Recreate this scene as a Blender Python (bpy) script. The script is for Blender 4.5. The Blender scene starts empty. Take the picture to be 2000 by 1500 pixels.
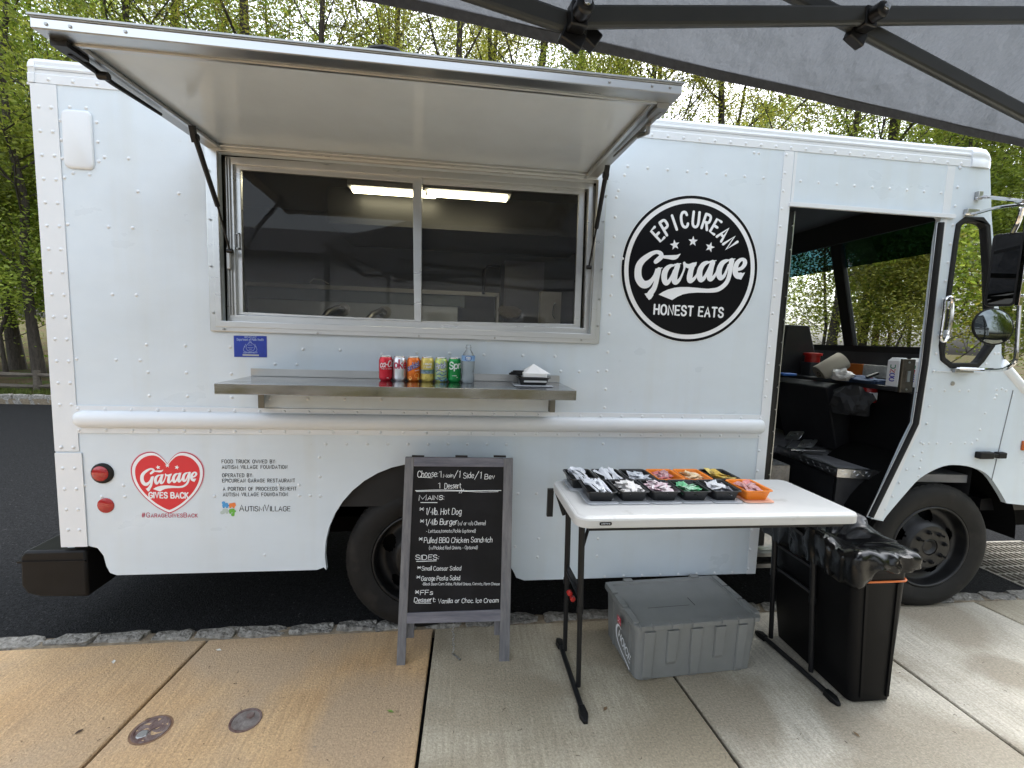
import bpy, bmesh, math, random
from mathutils import Vector, Matrix, noise
from mathutils.geometry import tessellate_polygon
PI = math.pi
R = math.radians
SC = bpy.context.scene
COL = SC.collection
random.seed(7)

# ---------------------------------------------------------------- camera
CAM = Vector((0, 0, 1.62))
YAW, PITCH, ROLL, FPX = R(7.004), R(-5.851), R(1.9566), 900.0
def cam_axes():
    f = Vector((math.sin(YAW)*math.cos(PITCH), math.cos(YAW)*math.cos(PITCH), math.sin(PITCH)))
    r = Vector((math.cos(YAW), -math.sin(YAW), 0))
    u = r.cross(f)
    c, s = math.cos(ROLL), math.sin(ROLL)
    return c*r + s*u, -s*r + c*u, f
AX, AU, AF = cam_axes()
cd = bpy.data.cameras.new('camera'); cam = bpy.data.objects.new('camera', cd); COL.objects.link(cam)
cd.sensor_width = 36; cd.lens = 36*FPX/2000; cd.clip_start = 0.02; cd.clip_end = 600
M = Matrix((AX, AU, -AF)).transposed().to_4x4(); M.translation = CAM
cam.matrix_world = M
SC.camera = cam

# ---------------------------------------------------------------- daylight (overcast)
SUN_EL, SUN_ROT = R(58), R(40)
w = bpy.data.worlds.new('World'); SC.world = w; w.use_nodes = True
nt = w.node_tree; nt.nodes.clear()
out = nt.nodes.new('ShaderNodeOutputWorld'); bg = nt.nodes.new('ShaderNodeBackground')
sky = nt.nodes.new('ShaderNodeTexSky'); sky.sky_type = 'NISHITA'; sky.sun_disc = False
sky.sun_elevation = SUN_EL; sky.sun_rotation = SUN_ROT; sky.air_density = 1.6; sky.dust_density = 6
hs = nt.nodes.new('ShaderNodeHueSaturation'); hs.inputs['Saturation'].default_value = 0.30
tc = nt.nodes.new('ShaderNodeTexCoord'); nz = nt.nodes.new('ShaderNodeTexNoise'); nz.inputs['Scale'].default_value = 2.2; nz.inputs['Detail'].default_value = 5
rp = nt.nodes.new('ShaderNodeValToRGB'); rp.color_ramp.elements[0].color = (2.0, 2.12, 2.3, 1); rp.color_ramp.elements[1].color = (3.3, 3.4, 3.5, 1)
rp.color_ramp.elements[0].position = .35; rp.color_ramp.elements[1].position = .7
mx = nt.nodes.new('ShaderNodeMix'); mx.data_type = 'RGBA'; mx.blend_type = 'MULTIPLY'; mx.inputs['Factor'].default_value = 1
L = nt.links.new
L(sky.outputs[0], hs.inputs['Color']); L(tc.outputs['Generated'], nz.inputs['Vector']); L(nz.outputs['Fac'], rp.inputs[0])
L(hs.outputs[0], mx.inputs[6]); L(rp.outputs[0], mx.inputs[7]); L(mx.outputs[2], bg.inputs['Color'])
bg.inputs['Strength'].default_value = 0.15
L(bg.outputs[0], out.inputs[0])
sd = bpy.data.lights.new('sun', 'SUN'); sd.energy = .5; sd.angle = R(45); sd.color = (1, .97, .92)
sun = bpy.data.objects.new('sun', sd); COL.objects.link(sun)
# the sky's sun_rotation turns clockwise from +Y seen from above
sdir = Vector((math.sin(SUN_ROT)*math.cos(SUN_EL), math.cos(SUN_ROT)*math.cos(SUN_EL), math.sin(SUN_EL)))
sun.rotation_euler = sdir.to_track_quat('Z', 'Y').to_euler()
SC.view_settings.view_transform = 'Standard'; SC.view_settings.look = 'None'
SC.view_settings.exposure = 0.58; SC.view_settings.gamma = 1; SC.view_settings.use_curve_mapping = False
SC.cycles.max_bounces = 10; SC.cycles.transparent_max_bounces = 24; SC.cycles.caustics_reflective = False

# ---------------------------------------------------------------- measuring: a sight line met with a real plane
def ray(px, py): return AX*(px-1000)/FPX - AU*(py-750)/FPX + AF
def at_y(px, py, y=2.4):
    d = ray(px, py); return CAM + d*((y-CAM.y)/d.y)
def at_z(px, py, z=0.0):
    d = ray(px, py); return CAM + d*((z-CAM.z)/d.z)
def at_x(px, py, x):
    d = ray(px, py); return CAM + d*((x-CAM.x)/d.x)
SIDE = 2.4                                  # the truck's kerb side stands in the plane y = 2.4
def s(px, py):
    p = at_y(px, py, SIDE); return (p.x, p.z)

# ---------------------------------------------------------------- materials
MATS = {}
def mat(name, col, rough=.5, metal=0.0, var=0.0, vscale=8.0, bump=0.0, bscale=60.0, spec=.5, col2=None, stretch=None,
        coat=0.0, emit=None, estr=0.0, wear=None, alpha=None, bdist=.02, ior=None, rvar=0.0):
    if name in MATS: return MATS[name]
    m = bpy.data.materials.new(name); m.use_nodes = True; MATS[name] = m
    t = m.node_tree; b = t.nodes['Principled BSDF']; N = t.nodes.new; K = t.links.new
    b.inputs['Base Color'].default_value = (*col, 1); b.inputs['Roughness'].default_value = rough
    b.inputs['Metallic'].default_value = metal; b.inputs['Specular IOR Level'].default_value = spec
    b.inputs['Coat Weight'].default_value = coat
    if ior: b.inputs['IOR'].default_value = ior
    if alpha is not None: b.inputs['Alpha'].default_value = alpha
    if emit: b.inputs['Emission Color'].default_value = (*emit, 1); b.inputs['Emission Strength'].default_value = estr
    co = N('ShaderNodeTexCoord').outputs['Object']
    if stretch:
        mp = N('ShaderNodeMapping'); mp.inputs['Scale'].default_value = stretch; K(co, mp.inputs[0]); co = mp.outputs[0]
    if var or col2:
        n = N('ShaderNodeTexNoise'); n.inputs['Scale'].default_value = vscale; n.inputs['Detail'].default_value = 8; n.inputs['Roughness'].default_value = .65
        K(co, n.inputs['Vector'])
        r = N('ShaderNodeValToRGB'); r.color_ramp.elements[0].position = .33; r.color_ramp.elements[1].position = .68
        c2 = col2 or tuple(min(1, c*(1+var)) for c in col); c1 = col if col2 else tuple(c*(1-var) for c in col)
        r.color_ramp.elements[0].color = (*c1, 1); r.color_ramp.elements[1].color = (*c2, 1)
        K(n.outputs['Fac'], r.inputs[0]); o = r.outputs[0]
        if wear:
            n2 = N('ShaderNodeTexNoise'); n2.inputs['Scale'].default_value = wear[1]; n2.inputs['Detail'].default_value = 10; K(co, n2.inputs['Vector'])
            r2 = N('ShaderNodeValToRGB'); r2.color_ramp.elements[0].position = wear[2]; r2.color_ramp.elements[1].position = min(1, wear[2]+.08)
            r2.color_ramp.elements[0].color = (0, 0, 0, 1); r2.color_ramp.elements[1].color = (wear[3],)*3 + (1,)
            K(n2.outputs['Fac'], r2.inputs[0])
            x = N('ShaderNodeMix'); x.data_type = 'RGBA'; K(r2.outputs[0], x.inputs[0]); K(o, x.inputs[6]); x.inputs[7].default_value = (*wear[0], 1); o = x.outputs[2]
        K(o, b.inputs['Base Color'])
    if rvar:
        n = N('ShaderNodeTexNoise'); n.inputs['Scale'].default_value = vscale*1.7; n.inputs['Detail'].default_value = 6; K(co, n.inputs['Vector'])
        mr = N('ShaderNodeMapRange'); mr.inputs['To Min'].default_value = max(.02, rough-rvar); mr.inputs['To Max'].default_value = min(1, rough+rvar)
        mr.inputs['From Min'].default_value = .3; mr.inputs['From Max'].default_value = .7
        K(n.outputs['Fac'], mr.inputs[0]); K(mr.outputs[0], b.inputs['Roughness'])
    if bump:
        n = N('ShaderNodeTexNoise'); n.inputs['Scale'].default_value = bscale; n.inputs['Detail'].default_value = 5; K(co, n.inputs['Vector'])
        bp = N('ShaderNodeBump'); bp.inputs['Strength'].default_value = bump; bp.inputs['Distance'].default_value = bdist
        K(n.outputs['Fac'], bp.inputs['Height']); K(bp.outputs[0], b.inputs['Normal'])
    return m
def glass(name, tint, refl=1.5, rough=0.0, body=None, bodyfac=0.0):
    if name in MATS: return MATS[name]
    m = bpy.data.materials.new(name); m.use_nodes = True; MATS[name] = m
    t = m.node_tree; t.nodes.clear(); N = t.nodes.new; K = t.links.new
    o = N('ShaderNodeOutputMaterial'); tr = N('ShaderNodeBsdfTransparent'); gl = N('ShaderNodeBsdfGlossy'); fr = N('ShaderNodeFresnel')
    tr.inputs[0].default_value = (*tint, 1); gl.inputs['Roughness'].default_value = rough; fr.inputs['IOR'].default_value = refl
    x = N('ShaderNodeMixShader'); K(fr.outputs[0], x.inputs[0])
    if body:
        df = N('ShaderNodeBsdfDiffuse'); df.inputs[0].default_value = (*body, 1); y = N('ShaderNodeMixShader'); y.inputs[0].default_value = bodyfac
        K(tr.outputs[0], y.inputs[1]); K(df.outputs[0], y.inputs[2]); K(y.outputs[0], x.inputs[1])
    else: K(tr.outputs[0], x.inputs[1])
    K(gl.outputs[0], x.inputs[2]); K(x.outputs[0], o.inputs[0])
    return m

WHITE = mat('truck_white_paint', (.60, .67, .73), .34, var=.035, vscale=1.6, bump=.10, bscale=130, coat=.12, wear=((.40, .38, .34), 26, .74, .5), bdist=.004, stretch=(1, 1, 2.2), rvar=.08)
WHITE2 = mat('truck_white_trim', (.67, .70, .73), .30, var=.03, vscale=2, bump=.06, bscale=90, coat=.12, bdist=.004)
ALU = mat('brushed_aluminium', (.55, .56, .56), .30, 1.0, var=.03, vscale=2, bump=.03, bscale=25, stretch=(1, 5, 14), bdist=.0006, rvar=.03)
ALU2 = mat('worn_aluminium', (.40, .40, .39), .38, 1.0, var=.06, vscale=4, bump=.04, bscale=60, bdist=.001, rvar=.04)
STEEL = mat('stainless_steel', (.40, .40, .40), .17, 1.0, var=.08, vscale=3, bump=.04, bscale=60, stretch=(1, 3, 3), bdist=.001, rvar=.08)
CHROME = mat('chrome', (.75, .75, .76), .08, 1.0)
PANEL = mat('hatch_lining', (.58, .66, .75), .16, var=.05, vscale=3, wear=((.25, .24, .2), 40, .73, .5))
BLACK = mat('black_plastic', (.006, .006, .0065), .45, spec=.2, var=.25, vscale=12, bump=.1, bscale=180, bdist=.003)
BLACKM = mat('black_metal', (.007, .007, .008), .42, spec=.35, var=.2, vscale=30)
RUBBER = mat('black_rubber', (.006, .006, .006), .62, spec=.3, var=.3, vscale=18, bump=.2, bscale=120, bdist=.004)
TYRE = mat('tyre_rubber', (.010, .0095, .009), .7, spec=.3, var=.35, vscale=10, bump=.25, bscale=150, wear=((.035, .03, .025), 7, .58, .35), bdist=.003)
RIM = mat('black_wheel_steel', (.009, .009, .0095), .42, spec=.4, var=.4, vscale=14, bump=.15, bscale=80, wear=((.045, .038, .03), 9, .6, .3), bdist=.003)
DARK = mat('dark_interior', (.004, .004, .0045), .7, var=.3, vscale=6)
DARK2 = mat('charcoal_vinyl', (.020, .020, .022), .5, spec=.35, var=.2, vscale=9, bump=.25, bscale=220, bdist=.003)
DRIP = None
UNDER = mat('underbody', (.003, .003, .003), .9, spec=.1)
INKB = mat('decal_black', (.003, .003, .0045), .30, spec=.18)
INKW = mat('decal_white', (.78, .80, .83), .3)
INKR = mat('decal_red', (.62, .02, .035), .3)
INKD = mat('decal_crimson', (.42, .02, .07), .35)

def streaks(m, lo=.90, sc=(26, 26, .9)):
    t = m.node_tree; b = t.nodes['Principled BSDF']; N = t.nodes.new; K = t.links.new; src = b.inputs['Base Color'].links[0].from_socket
    co = N('ShaderNodeTexCoord'); mp = N('ShaderNodeMapping'); mp.inputs['Scale'].default_value = sc; K(co.outputs['Object'], mp.inputs[0])
    n = N('ShaderNodeTexNoise'); n.inputs['Scale'].default_value = 1; n.inputs['Detail'].default_value = 6; K(mp.outputs[0], n.inputs['Vector'])
    r = N('ShaderNodeValToRGB'); r.color_ramp.elements[0].position = .30; r.color_ramp.elements[1].position = .50; r.color_ramp.elements[0].color = (lo, lo*.985, lo*.96, 1); r.color_ramp.elements[1].color = (1, 1, 1, 1); K(n.outputs['Fac'], r.inputs[0])
    x = N('ShaderNodeMix'); x.data_type = 'RGBA'; x.blend_type = 'MULTIPLY'; x.inputs[0].default_value = 1; K(src, x.inputs[6]); K(r.outputs[0], x.inputs[7]); K(x.outputs[2], b.inputs['Base Color'])
    n2 = N('ShaderNodeTexNoise'); n2.inputs['Scale'].default_value = 2.6; n2.inputs['Detail'].default_value = 2; K(co.outputs['Object'], n2.inputs['Vector'])
    bp = N('ShaderNodeBump'); bp.inputs['Strength'].default_value = .25; bp.inputs['Distance'].default_value = .05; K(n2.outputs['Fac'], bp.inputs['Height'])
    old = b.inputs['Normal'].links[0].from_node; K(bp.outputs[0], old.inputs['Normal'])
streaks(WHITE, .972, (9, 9, .7))

# ---------------------------------------------------------------- mesh building
class MB:
    def __init__(self): self.v = []; self.f = []
    def add(self, vs, fs):
        n = len(self.v); self.v += [tuple(p) for p in vs]; self.f += [tuple(i+n for i in q) for q in fs]; return self
    def box(self, a, b, rot=None):
        x0, y0, z0 = a; x1, y1, z1 = b
        vs = [Vector(p) for p in ((x0,y0,z0),(x1,y0,z0),(x1,y1,z0),(x0,y1,z0),(x0,y0,z1),(x1,y0,z1),(x1,y1,z1),(x0,y1,z1))]
        if rot is not None:
            c = (Vector(a)+Vector(b))/2; vs = [c + rot @ (p-c) for p in vs]
        return self.add(vs, [(0,3,2,1),(4,5,6,7),(0,1,5,4),(1,2,6,5),(2,3,7,6),(3,0,4,7)])
    def bar(self, p, q, w, h, up=(0, 0, 1)):
        p, q = Vector(p), Vector(q); d = (q-p).normalized(); a = d.cross(Vector(up))
        a = a.normalized() if a.length > 1e-4 else Vector((1, 0, 0)); b = a.cross(d)
        vs = [o + a*i*w/2 + b*j*h/2 for o in (p, q) for i, j in ((-1,-1),(1,-1),(1,1),(-1,1))]
        return self.add(vs, [(0,1,2,3),(7,6,5,4),(0,4,5,1),(1,5,6,2),(2,6,7,3),(3,7,4,0)])
    def tube(self, pts, r, n=10, caps=True, flat=1.0):
        pts = [Vector(p) for p in pts]; rs = r if isinstance(r, (list, tuple)) else [r]*len(pts)
        rings = []; a = None
        for i, p in enumerate(pts):
            d = (pts[min(i+1, len(pts)-1)] - pts[max(i-1, 0)]).normalized()
            if a is None:
                a = d.cross(Vector((0, 0, 1)));  a = a if a.length > .05 else d.cross(Vector((1, 0, 0)))
            a = (a - d*a.dot(d)).normalized(); b = d.cross(a)
            rings.append([p + (a*math.cos(t) + b*flat*math.sin(t))*rs[i] for t in (2*PI*k/n for k in range(n))])
        return self.loft(rings, caps, caps)
    def loft(self, rings, cap0=True, cap1=True, closed=True):
        n = len(rings[0]); vs = [p for r in rings for p in r]; fs = []
        for i in range(len(rings)-1):
            for k in range(n if closed else n-1):
                k2 = (k+1) % n; fs.append((i*n+k, i*n+k2, (i+1)*n+k2, (i+1)*n+k))
        if cap0: fs.append(tuple(range(n))[::-1])
        if cap1: fs.append(tuple((len(rings)-1)*n+k for k in range(n)))
        return self.add(vs, fs)
    def lathe(self, prof, c=(0,0,0), ax=(0,0,1), n=24, caps=True, arc=None):
        ax = Vector(ax).normalized(); a = ax.orthogonal().normalized(); b = ax.cross(a); c = Vector(c)
        rings = [[c + ax*h + (a*math.cos(2*PI*k/n) + b*math.sin(2*PI*k/n))*max(r, 1e-5) for k in range(n)] for r, h in prof]
        return self.loft(rings, caps, caps)
    def poly(self, outer, holes, frame, t=0.0, off=0.0):
        """flat polygon with holes in a frame (origin, u, v, n); t = thickness behind the face"""
        o, u, v, n = frame
        loops = [outer] + list(holes)
        P = [o + u*a + v*b + n*off for lp in loops for a, b in lp]
        tri = tessellate_polygon([[Vector((a, b, 0)) for a, b in lp] for lp in loops])
        fs = []
        for tr in tri:
            A, B, C_ = (P[i] for i in tr)
            fs.append(tuple(tr) if (B-A).cross(C_-A).dot(n) > 0 else tuple(tr)[::-1])
        if not t: return self.add(P, fs)
        m = len(P); Q = [p - n*t for p in P]; fs2 = fs + [tuple(i+m for i in q[::-1]) for q in fs]
        k = 0
        for lp in loops:
            for i in range(len(lp)): j = (i+1) % len(lp); fs2.append((k+i, k+j, m+k+j, m+k+i))
            k += len(lp)
        return self.add(P+Q, fs2)
    def stroke(self, pts, frame, r, e=.0006, off=.0012, spline=True):
        """a flat painted or printed line of varying width"""
        o, u, v, n = frame
        q = [(p[0], p[1], p[2] if len(p) > 2 else r) for p in pts]
        if spline and len(q) > 2: q = crom(q)
        m = len(q); vs = []; fs = []
        for i in range(m):
            a = q[max(i-1, 0)]; b = q[min(i+1, m-1)]; d = Vector((b[0]-a[0], b[1]-a[1])); d = d.normalized() if d.length > 1e-9 else Vector((1, 0))
            x, y, w_ = q[i]
            for k, h in ((-1, 0), (0, e), (1, 0)): vs.append(o + u*(x - d.y*w_*k) + v*(y + d.x*w_*k) + n*(off+h))
        for i in range(m-1):
            for k in (0, 1): fs.append((i*3+k+1, i*3+k, i*3+3+k, i*3+4+k))
        self.add(vs, fs)
        for i in (0, m-1):
            x, y, w_ = q[i]; K = 8
            self.add([o+u*x+v*y+n*(off+e)] + [o+u*(x+w_*math.cos(2*PI*k/K))+v*(y+w_*math.sin(2*PI*k/K))+n*off for k in range(K)], [(0, 1+k, 1+(k+1) % K) for k in range(K)])
        return self
    def mesh(self, name):
        me = bpy.data.meshes.new(name); me.from_pydata(self.v, [], self.f); me.update()
        return me
    def obj(self, name, m, parent=None, smooth=True, angle=38, bevel=0, label=None, fix=True):
        me = self.mesh(name)
        if fix and len(me.polygons) < 60000:
            bm = bmesh.new(); bm.from_mesh(me); bmesh.ops.recalc_face_normals(bm, faces=bm.faces); bm.to_mesh(me); bm.free()
        me.materials.append(m)
        if smooth:
            me.polygons.foreach_set('use_smooth', [True]*len(me.polygons)); me.set_sharp_from_angle(angle=R(angle))
        o = bpy.data.objects.new(name, me); COL.objects.link(o)
        if parent: o.parent = parent
        if label: o['label'] = label
        if bevel:
            b = o.modifiers.new('bevel', 'BEVEL'); b.width = bevel; b.segments = 2; b.limit_method = 'ANGLE'; b.angle_limit = R(40)
        return o
def crom(q, k=5):
    o = []; n = len(q)
    for i in range(n-1):
        a, b, c, d = q[max(i-1, 0)], q[i], q[i+1], q[min(i+2, n-1)]
        for j in range(k):
            t = j/k; o.append(tuple(.5*(2*b[m] + (c[m]-a[m])*t + (2*a[m]-5*b[m]+4*c[m]-d[m])*t*t + (3*b[m]-a[m]-3*c[m]+d[m])*t**3) for m in range(len(b))))
    o.append(q[-1]); return o
def thing(name, label, cat, loc=(0,0,0), group=None, kind=None):
    o = bpy.data.objects.new(name, None); COL.objects.link(o); o.empty_display_size = .1; o.location = loc
    return tag(o, label, cat, group, kind)
def tag(o, label=None, cat=None, group=None, kind=None):
    if label: o['label'] = label
    if cat: o['category'] = cat
    if group: o['group'] = group
    if kind: o['kind'] = kind
    return o
def copy_thing(src, loc=None, rot=None, label=None, scale=None):
    def cp(o, par):
        c = o.copy(); COL.objects.link(c)
        if par: c.parent = par
        for ch in [x for x in KIDS.get(o.name, [])]: cp(ch, c)
        return c
    KIDS.clear()
    stack = [src]
    while stack:
        x = stack.pop(); KIDS[x.name] = list(x.children); stack += KIDS[x.name]
    r = cp(src, None)
    if loc is not None: r.location = loc
    if rot is not None: r.rotation_euler = rot
    if scale is not None: r.scale = (scale,)*3 if isinstance(scale, (int, float)) else scale
    if label: r['label'] = label
    return r
KIDS = {}
def rrect(w, d, r, n=4, cx=0, cy=0):
    o = []
    for k, (a, b) in enumerate(((1,1),(-1,1),(-1,-1),(1,-1))):
        for i in range(n+1):
            t = PI/2*(k + i/n); o.append((cx + a*(w/2-r) + r*math.cos(t), cy + b*(d/2-r) + r*math.sin(t)))
    return o
def ring(lp, z, sc=1): return [Vector((a*sc, b*sc, z)) for a, b in lp]
FR = (Vector((0, SIDE, 0)), Vector((1,0,0)), Vector((0,0,1)), Vector((0,-1,0)))   # the truck side's own frame
def frame_at(y): return (Vector((0, y, 0)), FR[1], FR[2], FR[3])

# ---------------------------------------------------------------- a single-stroke alphabet for painted and chalked words
GL = dict(l.split('|') for l in '''A|0,0 2,6 4,0;.8,2 3.2,2
B|0,0 0,6;~0,6 2.4,6 3.4,5.3 3.4,3.8 2.4,3.1 0,3.1;~0,3.1 2.6,3.1 3.8,2.4 3.8,.7 2.6,0 0,0
C|~3.8,4.8 3.2,5.8 2,6.1 .8,5.6 0,4.2 0,1.8 .8,.4 2,-.1 3.2,.3 3.8,1.2
D|0,0 0,6;~0,6 2,6 3.6,4.9 3.9,3 3.6,1.1 2,0 0,0
E|3.2,6 0,6 0,0 3.2,0;0,3.1 2.7,3.1
F|3.2,6 0,6 0,0;0,3.1 2.7,3.1
G|~3.9,4.8 3.2,5.8 2,6.1 .8,5.6 0,4.2 0,1.8 .8,.4 2,-.1 3.3,.3 3.9,1.4;3.9,1.4 3.9,2.8 2.3,2.8
H|0,0 0,6;3.7,0 3.7,6;0,3.1 3.7,3.1
I|0,0 0,6
K|0,0 0,6;3.4,6 0,2.6;1.2,3.7 3.6,0
L|0,6 0,0 3,0
M|0,0 0,6 2.6,1.2 5.2,6 5.2,0
N|0,0 0,6 3.7,0 3.7,6
O|~2,6.1 .7,5.5 0,4.2 0,1.8 .7,.5 2,-.1 3.3,.5 4,1.8 4,4.2 3.3,5.5 2,6.1
P|0,0 0,6;~0,6 2.4,6 3.5,5.3 3.5,3.5 2.4,2.8 0,2.8
Q|~2,6.1 .7,5.5 0,4.2 0,1.8 .7,.5 2,-.1 3.3,.5 4,1.8 4,4.2 3.3,5.5 2,6.1;2.5,1.6 4,-.3
R|0,0 0,6;~0,6 2.4,6 3.5,5.3 3.5,3.5 2.4,2.8 0,2.8;1.8,2.8 3.6,0
S|~3.4,4.9 2.8,5.8 1.8,6.1 .6,5.7 .1,4.6 .7,3.5 1.9,3 3.2,2.4 3.6,1.4 3,.3 1.8,-.1 .6,.2 0,1.2
T|0,6 3.6,6;1.8,6 1.8,0
U|~0,6 0,2 .6,.4 1.9,-.1 3.1,.4 3.7,2 3.7,6
V|0,6 1.9,0 3.8,6
W|0,6 1.3,0 2.6,5 3.9,0 5.2,6
Y|0,6 1.8,3 3.6,6;1.8,3 1.8,0
0|~1.6,6 .4,5.2 0,3 .4,.8 1.6,0 2.8,.8 3.2,3 2.8,5.2 1.6,6
1|.2,5 1.1,6 1.1,0
2|~.1,4.8 .8,5.9 2.2,6 3.1,5 2.8,3.6 1.2,1.6 0,0;0,0 3.3,0
4|2.4,0 2.4,6 0,2 3.4,2
a|~3,3.3 2,4 .8,3.6 0,2 .6,.3 1.8,.1 3,1.2;3,4 3,.8 3.5,0
b|0,6.4 0,0;~0,1 1.2,0 2.6,.5 3,2 2.4,3.7 1.2,4 0,3
c|~2.8,3.3 1.9,4 .7,3.6 0,2 .7,.3 1.9,0 2.9,.8
d|3,6.4 3,0;~3,3 1.8,4 .6,3.5 0,2 .6,.4 1.8,0 3,1
e|~0,2.1 2.9,2.2 2.6,3.6 1.5,4 .4,3.4 0,2 .5,.4 1.7,0 2.9,.7
f|~2.6,5.8 1.8,6.5 1,5.8 1,3 1,0;0,3.9 2.2,3.9
g|~3,3.3 2,4 .8,3.6 0,2 .6,.3 1.8,.1 3,1.2;~3,4 3,0 2.6,-1.6 1.5,-2 .3,-1.4
h|0,6.4 0,0;~0,2.6 1,3.8 2.2,3.9 2.8,3 2.8,0
i|0,0 0,4;0,5.3 0,5.5
k|0,6.4 0,0;2.6,4 0,1.6;.9,2.5 2.8,0
l|0,6.4 0,0
m|0,4 0,0;~0,2.8 .8,3.9 1.8,3.8 2.2,2.8 2.2,0;~2.2,2.8 3,3.9 4,3.8 4.4,2.8 4.4,0
n|0,4 0,0;~0,2.6 1,3.8 2.2,3.9 2.8,3 2.8,0
o|~1.5,4 .4,3.4 0,2 .4,.6 1.5,0 2.6,.6 3,2 2.6,3.4 1.5,4
p|0,4 0,-2;~0,1 1.2,0 2.6,.5 3,2 2.4,3.7 1.2,4 0,3
r|0,4 0,0;~0,2.4 .8,3.7 2,4
s|~2.5,3.3 1.5,4 .4,3.6 .4,2.5 1.5,2 2.5,1.5 2.4,.4 1.3,0 0,.6
t|~.9,5.6 .9,1.2 1.4,.2 2.3,.1;0,4 2.1,4
u|~0,4 0,1.2 .8,.1 2,.3 2.8,1.4;2.8,4 2.8,0
v|0,4 1.4,0 2.8,4
w|0,4 1,0 2,3.4 3,0 4,4
y|0,4 1.4,.2;2.8,4 .6,-2
:|0,.4 0,.6;0,3.2 0,3.4
.|0,0 0,.2
,|.3,.4 0,-.9
'|0,6 0,4.8
-|0,2.4 1.8,2.4
/|0,-.6 2.6,6.6
(|~1.2,6.6 .2,4.6 .2,1.2 1.2,-1
)|~0,6.6 1,4.6 1,1.2 0,-1
*|.4,5.6 3.2,1.6;.4,1.6 3.2,5.6;0,3.6 3.6,3.6
%|2.8,6 .2,0;~.6,6 0,5.2 .6,4.4 1.2,5.2 .6,6;~2.4,1.6 1.8,.8 2.4,0 3,.8 2.4,1.6
#|1,0 1.8,6;2.8,0 3.6,6;.2,2 4,2;.6,4 4.4,4'''.split('\n'))
def glyph(ch):
    g = GL.get(ch) or GL.get(ch.upper())
    if not g: return [], 1.6
    S = []; mxw = 0
    for st in g.split(';'):
        sm = st[0] == '~'; p = [tuple(float(x) for x in a.split(',')) for a in st.lstrip('~').split()]
        mxw = max([mxw]+[x for x, y in p])
        S.append((crom(p, 3) if sm else p))
    return S, mxw
def lay(text, gap=1.5, space=2.6, jit=0.0, small=None):
    """-> list of polylines in font units, total width; small = scale of lower-case letters drawn as small capitals"""
    x = 0; o = []; rnd = random.Random(text)
    for ch in text:
        if ch == ' ': x += space; continue
        k = 1.0; c = ch
        if small and ch.islower(): k = small; c = ch.upper()
        S, w_ = glyph(c); dy = rnd.uniform(-jit, jit); sk = rnd.uniform(-jit, jit)*.15
        for st in S: o.append([(x + (a + sk*b)*k, (b + dy)*k) for a, b in st])
        x += w_*k + gap*(k if small else 1)
    return o, x-gap
def write(mb, text, a, b, h, r, frame, jit=0.0, slant=0.0, gap=1.5, space=2.6, small=None, off=.0012):
    """fit the words between the points a and b of a frame, cap height h"""
    P, w_ = lay(text, gap, space, jit, small)
    A = Vector(a); B = Vector(b); d = B-A; sx = d.length/w_; d.normalize(); e = Vector((-d.y, d.x)); sy = h/6
    for st in P:
        pts = [tuple(A + d*(x*sx + y*sy*slant) + e*y*sy) for x, y in st]
        mb.stroke(pts, frame, r, spline=False, off=off)
def wr(mb, text, x0, y0, x1, y1, hpx, r, fr=None, to=None, **k):
    """the same, with the line's ends measured in the photograph and met with the frame's plane"""
    to = to or s; a = to(x0, y0); b = to(x1, y1); c = to(x0, y0-hpx)
    write(mb, text, a, b, math.dist(a, c), r, fr or FR, **k)
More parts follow.
